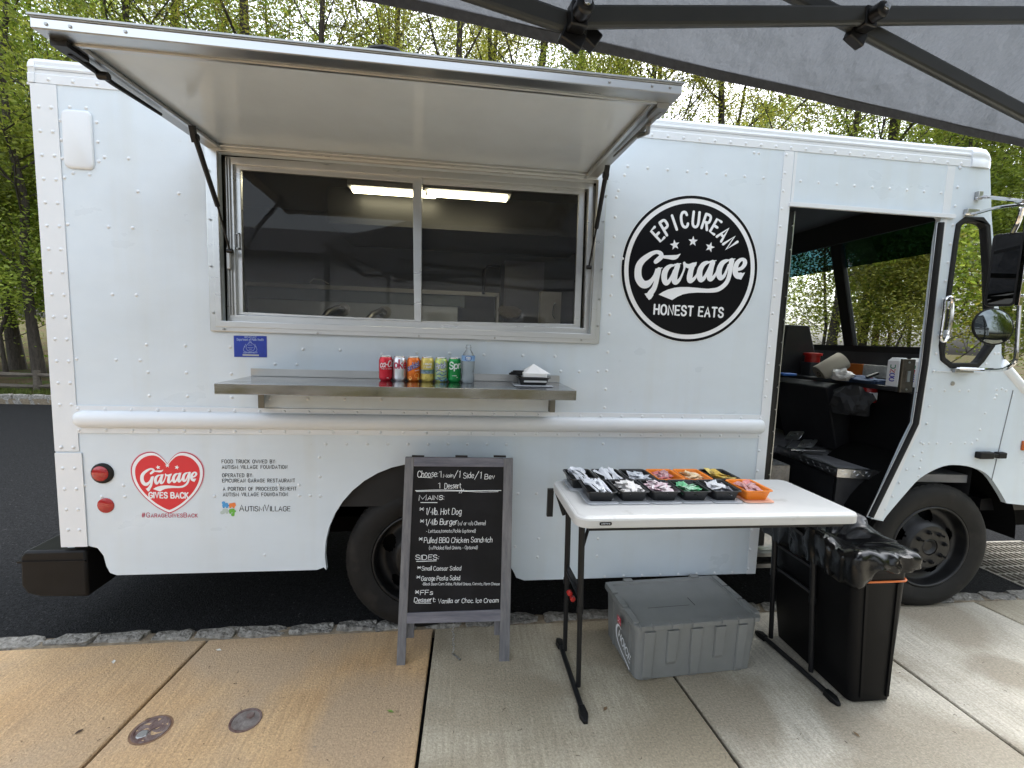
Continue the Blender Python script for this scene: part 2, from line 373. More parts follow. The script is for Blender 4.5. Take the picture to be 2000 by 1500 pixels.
# ---------------------------------------------------------------- ground
ASPH = mat('asphalt', (.007, .007, .0075), .8, col2=(.026, .027, .029), vscale=60, bump=1.0, bscale=110, wear=((.11, .11, .11), 75, .66, .9), bdist=.012, spec=.06)
EARTH = mat('leaf_litter', (.045, .032, .018), .95, spec=.03, col2=(.10, .075, .045), vscale=3, bump=.6, bscale=30, wear=((.05, .08, .02), 2, .5, .7), bdist=.05)
GRASSM = mat('verge_grass', (.05, .075, .018), .9, spec=.05, col2=(.11, .13, .035), vscale=14, bump=.8, bscale=90, bdist=.03)
def concrete(name, c1, c2, stain, sc):
    m = mat(name, c1, .72, col2=c2, vscale=2.1, bump=.7, bscale=130, bdist=.006, rvar=.1)
    t = m.node_tree; b = t.nodes['Principled BSDF']; src = b.inputs['Base Color'].links[0].from_socket; N = t.nodes.new; K = t.links.new
    tcn = N('ShaderNodeTexCoord')
    # broom-finish streaks
    mp = N('ShaderNodeMapping'); mp.inputs['Scale'].default_value = (70, 4, 1); K(tcn.outputs['Object'], mp.inputs[0])
    n = N('ShaderNodeTexNoise'); n.inputs['Scale'].default_value = 1; n.inputs['Detail'].default_value = 7; K(mp.outputs[0], n.inputs['Vector'])
    r = N('ShaderNodeValToRGB'); r.color_ramp.elements[0].position = .3; r.color_ramp.elements[1].position = .7
    r.color_ramp.elements[0].color = (.74, .73, .72, 1); r.color_ramp.elements[1].color = (1.12, 1.12, 1.12, 1); K(n.outputs['Fac'], r.inputs[0])
    x = N('ShaderNodeMix'); x.data_type = 'RGBA'; x.blend_type = 'MULTIPLY'; x.inputs[0].default_value = .8; K(src, x.inputs[6]); K(r.outputs[0], x.inputs[7])
    # damp patches
    n2 = N('ShaderNodeTexNoise'); n2.inputs['Scale'].default_value = sc; n2.inputs['Detail'].default_value = 7; n2.inputs['Distortion'].default_value = .6; K(tcn.outputs['Object'], n2.inputs['Vector'])
    r2 = N('ShaderNodeValToRGB'); r2.color_ramp.elements[0].position = .42; r2.color_ramp.elements[1].position = .56
    r2.color_ramp.elements[0].color = (0, 0, 0, 1); r2.color_ramp.elements[1].color = (.85, .85, .85, 1); K(n2.outputs['Fac'], r2.inputs[0])
    y = N('ShaderNodeMix'); y.data_type = 'RGBA'; K(r2.outputs[0], y.inputs[0]); K(x.outputs[2], y.inputs[6]); y.inputs[7].default_value = (*stain, 1)
    # specks
    n3 = N('ShaderNodeTexNoise'); n3.inputs['Scale'].default_value = 38; n3.inputs['Detail'].default_value = 3; K(tcn.outputs['Object'], n3.inputs['Vector'])
    r3 = N('ShaderNodeValToRGB'); r3.color_ramp.elements[0].position = .70; r3.color_ramp.elements[1].position = .74
    r3.color_ramp.elements[0].color = (0, 0, 0, 1); r3.color_ramp.elements[1].color = (.5, .5, .5, 1); K(n3.outputs['Fac'], r3.inputs[0])
    z = N('ShaderNodeMix'); z.data_type = 'RGBA'; K(r3.outputs[0], z.inputs[0]); K(y.outputs[2], z.inputs[6]); z.inputs[7].default_value = (.13, .12, .11, 1)
    # fine grain
    n4 = N('ShaderNodeTexNoise'); n4.inputs['Scale'].default_value = 95; n4.inputs['Detail'].default_value = 4; n4.inputs['Roughness'].default_value = .8; K(tcn.outputs['Object'], n4.inputs['Vector'])
    r4 = N('ShaderNodeValToRGB'); r4.color_ramp.elements[0].position = .3; r4.color_ramp.elements[1].position = .7
    r4.color_ramp.elements[0].color = (.62, .61, .60, 1); r4.color_ramp.elements[1].color = (1.28, 1.28, 1.28, 1); K(n4.outputs['Fac'], r4.inputs[0])
    q = N('ShaderNodeMix'); q.data_type = 'RGBA'; q.blend_type = 'MULTIPLY'; q.inputs[0].default_value = 1; K(z.outputs[2], q.inputs[6]); K(r4.outputs[0], q.inputs[7])
    K(q.outputs[2], b.inputs['Base Color'])
    return m
TAN = concrete('stained_tan_concrete', (.48, .305, .15), (.60, .41, .22), (.42, .31, .20), 1.1)
GREYC = concrete('grey_buff_concrete', (.46, .425, .35), (.58, .545, .46), (.29, .25, .185), 1.6)
MIXC = concrete('browned_concrete', (.38, .335, .245), (.48, .435, .34), (.30, .255, .18), 1.4)

MB().box((-300, -300, -.30), (300, 300, -.20)).obj('ground', EARTH, smooth=False)['kind'] = 'structure'
GX0, GX1, GY0, GY1 = 4.02, 4.98, 2.64, 3.34
m = MB()
xs = [-60, GX0, GX1, 60]; ys = [2.44, GY0, GY1, 10.0]
for i in range(3):
    for j in range(3):
        if (i, j) == (1, 1): continue
        m.add([(xs[i], ys[j], -.02), (xs[i+1], ys[j], -.02), (xs[i+1], ys[j+1], -.02), (xs[i], ys[j+1], -.02)], [(0, 1, 2, 3)])
m.obj('road', ASPH, smooth=False)['kind'] = 'structure'
fl = MB(); n = 60
rnd = random.Random(4)
gx = [-150 + 300*i/n for i in range(n+1)]; gy = [10.18 + 110*(j/40)**1.6 for j in range(41)]
fl.add([(x, y, .12 + (.0 if j < 3 else .25*noise.noise(Vector((x*.07, y*.07, 0))) + .02*(y-10))) for j, y in enumerate(gy) for x in gx],
       [(j*(n+1)+i, j*(n+1)+i+1, (j+1)*(n+1)+i+1, (j+1)*(n+1)+i) for j in range(40) for i in range(n)])
fl.obj('forest_floor', EARTH)['kind'] = 'structure'

# drain grate
pit = MB(); pit.box((GX0-.01, GY0-.01, -.75), (GX1+.01, GY1+.01, -.70))
for a, b in (((GX0-.05, GY0-.05, -.75), (GX0, GY1+.05, -.024)), ((GX1, GY0-.05, -.75), (GX1+.05, GY1+.05, -.024)), ((GX0, GY0-.05, -.75), (GX1, GY0, -.024)), ((GX0, GY1, -.75), (GX1, GY1+.05, -.024))): pit.box(a, b)
pit.obj('drain_pit', UNDER, smooth=False)['kind'] = 'structure'
grate = thing('drain_grate', 'rusty tan steel drain grate set in the asphalt behind the front wheel', 'drain grate', (4.5, 3, -.02))
RUSTB = mat('rusted_bar', (.27, .245, .20), .7, var=.3, vscale=30, bump=.3, bscale=120)
frm = MB()
for a, b in (((GX0, GY0), (GX1, GY0+.02)), ((GX0, GY1-.02), (GX1, GY1)), ((GX0, GY0+.02), (GX0+.02, GY1-.02)), ((GX1-.02, GY0+.02), (GX1, GY1-.02))): frm.box((a[0]-4.5, a[1]-3, -.03), (b[0]-4.5, b[1]-3, .004))
frm.obj('frame', RUSTB, grate, smooth=False)
barm = MB().box((-.005, GY0+.02-3, -.05), (.005, GY1-.02-3, .003)).mesh('bar'); barm.materials.append(RUSTB)
for i in range(17):
    o = bpy.data.objects.new('bar', barm); COL.objects.link(o); o.parent = grate; o.location = (GX0+.075+i*.0505-4.5, 0, 0)
rodm = MB().tube([(GX0+.02-4.5, 0, -.008), (GX1-.02-4.5, 0, -.008)], .006, 6).mesh('cross_rod'); rodm.materials.append(RUSTB)
for i in range(6):
    o = bpy.data.objects.new('cross_rod', rodm); COL.objects.link(o); o.parent = grate; o.location = (0, GY0+.08+i*.105-3, .004)

# pavement slabs
def yk(x): return 2.402 + (x+2.2)*.0125
pav = thing('sidewalk', None, None, (0, 0, 0), kind='structure')
MB().box((-14, -6, -.19), (14, 2.38, -.022)).obj('bedding', UNDER, pav, smooth=False)
JX = [-8.2, -7.0, -5.85, -4.7, -3.55, -2.45, (-1.255, -1.335), (-.09, -.115), (1.065, 1.115), (2.31, 2.325), (3.41, 3.5), 4.65, 5.8, 7, 8.2]
JX = [j if isinstance(j, tuple) else (j, j) for j in JX]
def slab_xy(j, y):   # the joint's x at depth y
    a, b = j; return a + (b-a)*max(-.2, min(1.8, (2.4-y)/.75))
rnd = random.Random(11)
for i in range(len(JX)-1):
    for (y1, y0) in ((None, .55), (.55, -1.4), (-1.4, -3.4)):
        L0, L1 = JX[i], JX[i+1]; n = 16; g = .0075
        row = []
        ytop = [yk(slab_xy(L0, 2.4)+g), yk(slab_xy(L1, 2.4)-g)] if y1 is None else [y1-g, y1-g]
        prof = [(0, -.03), (0, -.008), (.004, -.002), (.013, .0)]
        # outline rings from the joint up to the surface, softened edge
        def corner(u, v, ins, z):
            yy = (y0+g)*(1-v) + (ytop[0]*(1-u)+ytop[1]*u)*v
            yy += ins*(1-2*v); xa = slab_xy(L0, yy)+g+ins; xb = slab_xy(L1, yy)-g-ins
            return (xa*(1-u)+xb*u, yy, z)
        rings = []
        for ins, z in prof:
            lp = [(k/n, 0) for k in range(n)] + [(1, k/n) for k in range(n)] + [(1-k/n, 1) for k in range(n)] + [(0, 1-k/n) for k in range(n)]
            rings.append([corner(u, v, ins, z) for u, v in lp])
        mm = MB().loft(rings, False, True)
        M_ = TAN if L1[0] < .2 else (MIXC if L1[0] < 1.5 else GREYC)
        if M_ is TAN and L1[0] < -3: M_ = rnd.choice((TAN, MIXC))
        if M_ is GREYC and L1[0] > 3.5: M_ = MIXC
        o = mm.obj('slab', M_, pav, angle=30)
# granite kerb blocks
GRAN = mat('granite', (.15, .14, .125), .85, spec=.15, col2=(.40, .38, .34), vscale=34, bump=1.0, bscale=42, bdist=.035, wear=((.50, .49, .46), 18, .60, .7))
MORT = mat('mortar', (.20, .16, .11), .9, var=.35, vscale=20, bump=.6, bscale=60, bdist=.01)
def stone_mesh(seed, lx, ly, lz):
    r = random.Random(seed); m = MB(); N = (7, 4, 3)
    bm = bmesh.new(); bmesh.ops.create_cube(bm, size=1); bmesh.ops.subdivide_edges(bm, edges=bm.edges[:], cuts=3, use_grid_fill=True)
    for v in bm.verts:
        c = v.co; q = Vector((c.x*lx, c.y*ly, c.z*lz)); e = sum(abs(abs(k)-.5) < .01 for k in c)
        q *= (1, 1, .95, .88)[e] if e else 1
        q += Vector((noise.noise(q*16+Vector((seed, 0, 0))), noise.noise(q*16+Vector((0, seed, 5))), noise.noise(q*20+Vector((9, 0, seed)))))*.020
        v.co = q
    bm.normal_update(); me = bpy.data.meshes.new('kerb_stone'); bm.to_mesh(me); bm.free(); me.materials.append(GRAN)
    me.polygons.foreach_set('use_smooth', [True]*len(me.polygons)); me.set_sharp_from_angle(angle=R(28)); return me
kerb = thing('kerb', None, None, kind='structure'); ST = [stone_mesh(i, .225, .088, .13) for i in range(7)]
x = -8.0; rnd = random.Random(3)
while x < 9:
    o = bpy.data.objects.new('kerb_stone', ST[rnd.randrange(7)]); COL.objects.link(o); o.parent = kerb
    k = rnd.uniform(.85, 1.1); o.location = (x, yk(x)+.052+rnd.uniform(-.004, .004), -.057+rnd.uniform(-.004, .004)); o.rotation_euler = (rnd.uniform(-.10, .10), rnd.uniform(-.025, .025), rnd.uniform(-.05, .05)+.0125+(PI if rnd.random() < .5 else 0)); o.scale = (k, 1, 1)
    x += .225*k + .012
mo = MB(); xs = [-8.2 + i*.06 for i in range(290)]
mo.add([p for x in xs for p in ((x, yk(x)+.002, -.1), (x, yk(x)+.002, -.008), (x, yk(x)+.012, -.003+.010*noise.noise(Vector((x*9, 1, 0)))), (x, yk(x)+.085, -.006+.014*noise.noise(Vector((x*11, 0, 0)))), (x, yk(x)+.094, -.1))],
       [(i*5+k, i*5+k+1, i*5+k+6, i*5+k+5) for i in range(len(xs)-1) for k in range(4)]); mo.obj('mortar', MORT, kerb)
fk = thing('far_kerb', None, None, kind='structure'); ST2 = [stone_mesh(30+i, .26, .12, .24) for i in range(4)]
MB().box((-30, 10.0, -.1), (30, 10.2, .09)).obj('mortar', MORT, fk, smooth=False)
x = -20
while x < 16:
    o = bpy.data.objects.new('kerb_stone', ST2[rnd.randrange(4)]); COL.objects.link(o); o.parent = fk
    o.location = (x, 10.06, .045+rnd.uniform(-.005, .005)); o.rotation_euler = (0, 0, (PI if rnd.random() < .5 else 0)+rnd.uniform(-.02, .02)); x += .275
# verge grass beyond the far kerb
rnd = random.Random(5); g = MB()
for i in range(9000):
    x = rnd.uniform(-17, -6.3) if i % 3 else rnd.uniform(4, 15); y = 10.2 + abs(rnd.gauss(0, 1.0)); h = rnd.uniform(.05, .14); a = rnd.uniform(0, PI); dx, dy = .012*math.cos(a), .012*math.sin(a); lx, ly = rnd.uniform(-.05, .05), rnd.uniform(-.05, .05)
    g.add([(x-dx, y-dy, .11), (x+dx, y+dy, .11), (x+lx, y+ly, .11+h)], [(0, 1, 2)])
tag(g.obj('grass', GRASSM, smooth=False, fix=False), 'short green verge grass growing between the far kerb and the rail fence', 'grass', kind='stuff')

# split-rail fences beyond the car park
OLDWOOD = mat('weathered_rail', (.055, .045, .035), .9, col2=(.13, .11, .085), vscale=7, stretch=(1, 8, 8), bump=.5, bscale=30, bdist=.01)
def rail_fence(x0, x1, y, label):
    f = thing('split_rail_fence', label, 'fence', (x0, y, .1)); L_ = x1-x0; n = round(L_/2.6); st = L_/n; rr_ = random.Random(int(x0*10))
    for i in range(n+1): MB().tube([(i*st, 0, 0), (i*st+.01, 0, .25), (i*st, 0, .46)], [.075, .07, .065], 7).obj('post', OLDWOOD, f)
    for i in range(n):
        for z in (.12, .36):
            pts = [(i*st-.15+(st+.3)*k/5, rr_.uniform(-.015, .015)+.03*(i % 2), z+rr_.uniform(-.02, .02)) for k in range(6)]
            MB().tube(pts, [.03, .055, .06, .055, .055, .03], 6).obj('rail', OLDWOOD, f)
rail_fence(-19.3, -6.3, 10.95, 'low weathered split-rail fence at the edge of the woods left of the white truck')
rail_fence(5.5, 16, 10.95, 'low weathered split-rail fence in front of the trees beyond the truck cab')

# ---------------------------------------------------------------- trees
BARK = mat('bark', (.030, .024, .019), .95, col2=(.085, .07, .055), vscale=6, stretch=(5, 5, 1), bump=.7, bscale=16, bdist=.03)
def leafmat(name, c1, c2):
    m = bpy.data.materials.new(name); m.use_nodes = True; t = m.node_tree; t.nodes.clear(); N = t.nodes.new; K = t.links.new
    o = N('ShaderNodeOutputMaterial'); g = N('ShaderNodeNewGeometry'); oi = N('ShaderNodeObjectInfo')
    r = N('ShaderNodeValToRGB'); r.color_ramp.elements[0].color = (*c1, 1); r.color_ramp.elements[1].color = (*c2, 1); K(g.outputs['Random Per Island'], r.inputs[0])
    h = N('ShaderNodeHueSaturation'); mr = N('ShaderNodeMapRange'); mr.inputs['To Min'].default_value = .47; mr.inputs['To Max'].default_value = .515; K(oi.outputs['Random'], mr.inputs[0]); K(mr.outputs[0], h.inputs['Hue'])
    mv = N('ShaderNodeMapRange'); mv.inputs['To Min'].default_value = .75; mv.inputs['To Max'].default_value = 1.25; K(oi.outputs['Random'], mv.inputs[0]); K(mv.outputs[0], h.inputs['Value']); K(r.outputs[0], h.inputs['Color'])
    d = N('ShaderNodeBsdfDiffuse'); tr = N('ShaderNodeBsdfTranslucent'); gl = N('ShaderNodeBsdfGlossy'); gl.inputs['Roughness'].default_value = .45
    K(h.outputs[0], d.inputs[0]); K(h.outputs[0], tr.inputs[0])
    x = N('ShaderNodeMixShader'); x.inputs[0].default_value = .55; K(d.outputs[0], x.inputs[1]); K(tr.outputs[0], x.inputs[2])
    y = N('ShaderNodeMixShader'); y.inputs[0].default_value = .03; K(x.outputs[0], y.inputs[1]); K(gl.outputs[0], y.inputs[2]); K(y.outputs[0], o.inputs[0]); return m
LEAFA = leafmat('spring_leaves', (.16, .22, .022), (.50, .53, .09))
LEAFB = leafmat('deep_green_leaves', (.10, .16, .016), (.34, .42, .06))
LEAFC = leafmat('yellow_budding_leaves', (.26, .29, .04), (.44, .42, .08))
def make_tree(seed, H, nb, nl, leafm, low=.25, ls=.085, spread=1.0, name='tree', label='', cat='tree', grp=None, thick=1.0, dense=1.0):
    r = random.Random(seed); T = thing(name, label, cat, group=grp)
    tr = MB(); lf = MB(); wob = [Vector((0, 0, 0))]
    K = 9
    for i in range(K): wob.append(wob[-1] + Vector((r.uniform(-.16, .16), r.uniform(-.16, .16), H/K)))
    r0 = H*.0080*thick
    tr.tube(wob, [r0*(1.35 if i == 0 else 1)*(1-.9*i/K)+.01 for i in range(K+1)], 8)
    tips = []
    def limb(p, d, L_, rad, lev):
        pts = [p]; dd = d.copy(); n = 5
        for i in range(n):
            dd = (dd + Vector((r.uniform(-.22, .22), r.uniform(-.22, .22), r.uniform(-.05, .22)))).normalized(); pts.append(pts[-1]+dd*L_/n)
        tr.tube(pts, [rad*(1-.82*i/n) for i in range(n+1)], 5 if lev == 0 else 3, caps=False)
        for i in range(2 if lev < 2 else 0, n+1):
            if lev >= 1: tips.append((pts[i], r.choice((.12, .18, .34))))
            if lev < 2 and i < n+1:
                for _ in range(2 if lev == 0 else 1):
                    a = r.uniform(0, 2*PI); side = dd.orthogonal().normalized(); side = Matrix.Rotation(a, 3, dd) @ side
                    limb(pts[i], (dd*.6 + side*.8 + Vector((0, 0, .15))).normalized(), L_*r.uniform(.38, .6), rad*.38, lev+1)
    for b in range(nb):
        t = low + (1-low)*(b+r.random())/nb; k = t*K; i = min(int(k), K-1); p = wob[i].lerp(wob[i+1], k-i); a = b*2.4 + r.uniform(-.5, .5)
        up = .35 + .9*t; d = Vector((math.cos(a), math.sin(a), up)).normalized()
        limb(p, d, H*(.24*(1-t)+.09)*spread*r.uniform(.75, 1.2), r0*(1-.8*t)*.42, 0)
    r.shuffle(tips)
    for i in range(nl):
        p, sg = tips[i % len(tips)] if r.random() < .92 else (r.choice(tips)[0], .9)
        c = p + Vector((r.gauss(0, sg), r.gauss(0, sg), r.gauss(-.05, sg*.7))); q = ls*r.uniform(.6, 1.35)
        a = Vector((r.gauss(0, 1), r.gauss(0, 1), r.gauss(0, .5))).normalized(); b = a.orthogonal().normalized(); b = Matrix.Rotation(r.uniform(0, 2*PI), 3, a) @ b
        lf.add([c - a*q, c - b*q*.42, c + a*q*.9, c + b*q*.42], [(0, 1, 2, 3)])
    tr.obj('trunk', BARK, T, fix=False, angle=60); lf.obj('crown', leafm, T, smooth=False, fix=False)
    return T
P_ = [make_tree(1, 15, 17, 26000, LEAFA, .22, .050, 1.0), make_tree(2, 17, 16, 24000, LEAFA, .28, .048, 1.05), make_tree(3, 13, 18, 32000, LEAFB, .15, .054, 1.1),
      make_tree(4, 16, 15, 18000, LEAFC, .28, .044, 1.0), make_tree(5, 18, 16, 24000, LEAFA, .30, .048, 1.0, thick=1.3), make_tree(6, 5.2, 13, 20000, LEAFB, .05, .048, 1.7), make_tree(7, 4.2, 12, 18000, LEAFA, .04, .046, 1.8)]
NOUN = ['broad spring-green tree', 'tall airy spring-green tree', 'deep green full-leaved tree', 'thin yellow-budding tree', 'tall thick-trunked tree', 'low deep-green sapling', 'low bright-green sapling']
rnd = random.Random(21); placed = []
def spot(i, x, y, sc, where, grp):
    if i in used: o = copy_thing(P_[i])
    else: o = P_[i]; used.add(i)
    o.location = (x, y, .1); o.rotation_euler = (0, 0, rnd.uniform(0, 6.28)); o.scale = (sc,)*3
    o.name = 'sapling' if i > 4 else 'tree'; o['category'] = 'sapling' if i > 4 else 'tree'
    o['label'] = NOUN[i] + ' ' + where; o['group'] = grp; placed.append((x, y)); return o
used = set()
G1, G2, G3, G4 = 'trees in the woods left of the truck', 'trees showing above the truck roof', 'trees beyond the cab windscreen', 'saplings under the woods left of the truck'
# the edge of the woods at the left
for i, x, y, sc, wh in ((2, -10.4, 12.9, 1.0, 'nearest the rail fence at the far left'), (5, -11.4, 13.2, 1.0, 'behind the rail fence at the far left'), (1, -12.3, 14.6, 1, 'with a bare lower trunk left of the truck'), (6, -12.6, 13.4, 1, 'filling the gap under the trees at far left'),
                        (0, -14.5, 15.8, .95, 'deeper in the woods left of the truck'), (2, -16.4, 17.5, 1.05, 'darkening the woods at the left edge'), (5, -14.2, 15.3, 1.3, 'in the dim understorey left of the truck'),
                        (0, -18.2, 20.5, 1.1, 'far back in the woods at the left edge'), (6, -17.5, 18.8, 1.4, 'glowing in the woods far behind the left fence'), (2, -21, 22.5, 1.15, 'at the back of the woods on the left'), (5, -9.3, 13.6, .9, 'just clear of the truck corner'),
                        (6, -10.8, 14.6, 1.2, 'beside the second trunk left of the truck'), (5, -19.8, 21.6, 1.8, 'closing the view at the back of the left woods'), (2, -13.2, 17.0, .95, 'behind the bare-trunked tree left of the truck')):
    spot(i, x, y, sc, wh, G4 if i > 4 else G1)
for i, x, y, sc, wh in ((0, -8.3, 13.4, 1.05, 'above the rear corner of the truck'), (4, -5.6, 14.2, 1.05, 'with a dark thick trunk over the raised hatch'), (3, -3.8, 13.0, .95, 'bare and branchy over the middle of the hatch'), (1, -2.2, 15.3, 1.05, 'forking above the hatch edge'),
                        (1, -.3, 13.4, 1.0, 'between the hatch and the tent valance'), (3, 1.2, 16.0, 1.1, 'showing thin against white sky by the tent'), (4, 2.0, 14.6, 1.0, 'with a straight trunk above the hatch corner'), (0, 3.9, 15.2, .95, 'above the round black sign'),
                        (3, 5.6, 14.2, 1.0, 'leaning over the cab roof line'), (1, 7.0, 16.4, 1.0, 'thin-stemmed between cab roof and tent'), (4, 8.3, 14.8, .9, 'dark-trunked above the cab roof'), (0, 10.5, 17.5, 1.0, 'behind the cab roof corner'),
                        (2, -6.8, 18.5, 1.1, 'in the second row above the truck corner'), (0, -3.0, 19.5, 1.15, 'in the second row above the hatch'), (3, 1.0, 20.5, 1.2, 'in the second row above the hatch right end'), (1, 5.0, 21, 1.15, 'in the second row above the cab door'), (4, -9.8, 18, 1.2, 'rising at the top left corner of the view')):
    spot(i, x, y, sc, wh, G2)
for i, x, y, sc, wh in ((0, 11.5, 12.9, .9, 'filling the windscreen'), (6, 11.6, 10.9, .95, 'bright in the lower windscreen'), (4, 13.0, 13.6, .9, 'with a stout trunk seen through the windscreen'), (2, 14.2, 12.2, .9, 'green behind the cab front edge'), (2, 16.5, 11.2, .95, 'at the right edge beyond the mirror'),
                        (5, 13.9, 10.9, 1.0, 'behind the mirror arm'), (6, 16.2, 12.5, 1.1, 'right of the mirror'), (0, 18.2, 13.4, 1.0, 'in the second row past the mirror'), (1, 14.8, 16.4, 1.0, 'high behind the cab front'), (0, 17.5, 17.5, 1.1, 'at the back of the woods past the cab'), (5, 12.6, 14.5, 1.3, 'dark behind the windscreen pillar'), (2, 21, 15.5, 1.1, 'deep in the woods at far right'), (6, 14.6, 14.2, 1.5, 'low in the windscreen view'), (5, 17.2, 14.6, 1.6, 'dark at the foot of the far trees'), (6, 19.5, 17.5, 1.9, 'pale at the back seen through the cab'), (6, 18.6, 10.7, 1.1, 'low at the right picture edge'), (1, 20.5, 11.8, 1.0, 'tall at the far right')):
    spot(i, x, y, sc, wh, G3)
FARW = ['at the far left edge', 'left of the truck corner', 'behind the truck corner', 'over the left end of the hatch', 'over the middle of the hatch', 'over the right end of the hatch', 'between hatch and canopy', 'over the round sign', 'over the cab door', 'over the cab front', 'right of the cab', 'at the far right edge']
# a second planting far behind, thin stems against the sky
for k in range(12):
    x = -34 + k*6.0 + rnd.uniform(-1, 1); y = rnd.uniform(24, 33) if k % 2 else rnd.uniform(26, 40)
    i = (0, 1, 3, 4, 2)[k % 5]; o = spot(i, x, y, rnd.uniform(1.0, 1.3), 'in the far rows, ' + FARW[k], 'far trees at the back of the woods')
for k in range(13):
    spot(5 + k % 2, -9.5+k*1.75, 16.5+(k*7 % 5)*1.3, 0.9+(k % 3)*.12, 'in the understorey behind the truck, ' + ('toward its rear end' if k < 4 else 'behind its middle' if k < 9 else 'toward its cab') + ', ' + ('nearer row', 'middle row', 'farther row')[k % 3], 'saplings in the understorey behind the truck')
# trees on the near side, behind the photographer: only seen mirrored in the glass
for x, y, wh in ((11, -6, 'right of the grey house'), (14.5, -7.5, 'near the lane'), (19, -8, 'far right behind the photographer'), (15.5, -12, 'behind the grey house corner'), (22, -11, 'deep behind the lane'), (12, -14, 'between house and lane'), (25, -6, 'furthest right near the lane')):
    spot(2, x, y, 1.0, 'mirrored in the cab glass, '+wh, 'trees mirrored in the glass')
for k in range(9):  # low saplings added to block the bright horizon reflected by the cab glass
    spot(5 + k % 2, 9.5+k*2.0, -5.2-(k % 3)*1.1, 1.25, 'added out of view to block the bright horizon in the glass', 'added saplings mirrored in the glass')
SIDING = mat('grey_siding', (.42, .43, .46), .7, var=.06, vscale=3)
hs_ = thing('house', 'grey sided house with white trimmed windows, mirrored in the truck glass', 'house', (-3, -16, 0))
MB().box((-9, -6, 0), (9, 0, 4.9)).obj('wall', SIDING, hs_, smooth=False)
m = MB()
for k in range(30): m.box((-9, 0, .15+k*.16), (9, .025, .15+k*.16+.15))
sd_ = m.obj('siding', SIDING, hs_, smooth=False); sd_['kind'] = 'stuff'
rf = MB().add([(-9.4, .5, 4.8), (9.4, .5, 4.8), (9.4, -3, 6.4), (-9.4, -3, 6.4), (9.4, -6.5, 4.8), (-9.4, -6.5, 4.8)], [(0, 1, 2, 3), (3, 2, 4, 5), (1, 4, 2), (0, 3, 5)]).obj('roof', mat('dark_shingles', (.06, .06, .065), .9), hs_, smooth=False)
for x in (-6.5, -2.2, 2.2, 6.5):
    wf = MB().poly([(x-.65, 1.0), (x+.65, 1.0), (x+.65, 2.7), (x-.65, 2.7)], [[(x-.5, 1.15), (x+.5, 1.15), (x+.5, 2.55), (x-.5, 2.55)]], (Vector((0, .06, 0)), Vector((1, 0, 0)), Vector((0, 0, 1)), Vector((0, 1, 0))), .05).obj('window', mat('white_trim', (.75, .75, .75), .5), hs_, smooth=False)
    MB().box((x-.5, .028, 1.15), (x+.5, .034, 2.55)).obj('pane', mat('dark_pane', (.02, .025, .03), .1), wf, smooth=False)
# ---------------------------------------------------------------- the food truck
TR = thing('food_truck', 'white step van food truck with raised serving hatch, black round sign and open cab door', 'food truck', (0, 0, 0))
def seg(*P): return [s(*p) for p in P]
def sm(P, k=4): return [(a, b) for a, b in crom(P, k)]
arch_r = [(-.17+.49*math.cos(t), .455+.49*math.sin(t)) for t in (R(190)-R(200)*i/22 for i in range(23))]
arch_f = sm(seg((1725,1018),(1733,1006),(1767,966),(1797,934),(1833,914),(1862,908),(1900,913),(1930,928),(1953,960),(1966,983)), 3)
outline = [(-1.892,.527),(-1.775,.527),(-1.735,.515),(-1.71,.475),(-1.70,.42),(-1.685,.385),(-1.655,.372),(-.70,.372),(-.665,.385)] + arch_r + \
          [(.335,.34),(.355,.297),(.40,.279),(1.775,.279),(1.785,2.374),(1.80,2.385),(2.705,2.385),(2.722,2.372)] + seg((1831,470),(1805,700),(1797,755),(1787,826),(1766,868),(1701,1013)) + arch_f + \
          [(3.60,.672),(4.42,.64),(4.45,.70),(4.44,1.10),(4.36,1.16),(3.42,1.43)] + seg((1956,716),(1956,677),(1944,509),(1937,427),(1934,335)) + [(2.99,2.68),(-1.892,2.68)]
WX0, WX1, WZ0, WZ1 = -1.125, .705, 1.645, 2.43
qwin = seg((1866.7,437),(1883,424),(1918.7,424),(1932,440),(1937,520),(1939,600),(1942,675),(1920,706.7),(1908,718.7),(1854.7,718.7),(1836,704),(1833,675),(1846.7,581),(1860,480))
def inset(P, d):
    n = len(P); o = []
    ar = sum(P[i][0]*P[(i+1)%n][1]-P[(i+1)%n][0]*P[i][1] for i in range(n))
    sg = 1 if ar > 0 else -1
    for i in range(n):
        a, b, c = Vector(P[i-1]), Vector(P[i]), Vector(P[(i+1)%n]); e = (b-a).normalized(); f = (c-b).normalized()
        nn = (Vector((-e.y, e.x)) + Vector((-f.y, f.x))).normalized()*sg; o.append(tuple(b + nn*d/max(.35, nn.dot(Vector((-e.y, e.x))*sg))))
    return o
hole_w = [(WX0, WZ0), (WX1, WZ0), (WX1, WZ1), (WX0, WZ1)]
MB().poly(outline, [hole_w, inset(qwin, .012)], FR, .03).obj('side_panel', WHITE, TR, smooth=False)
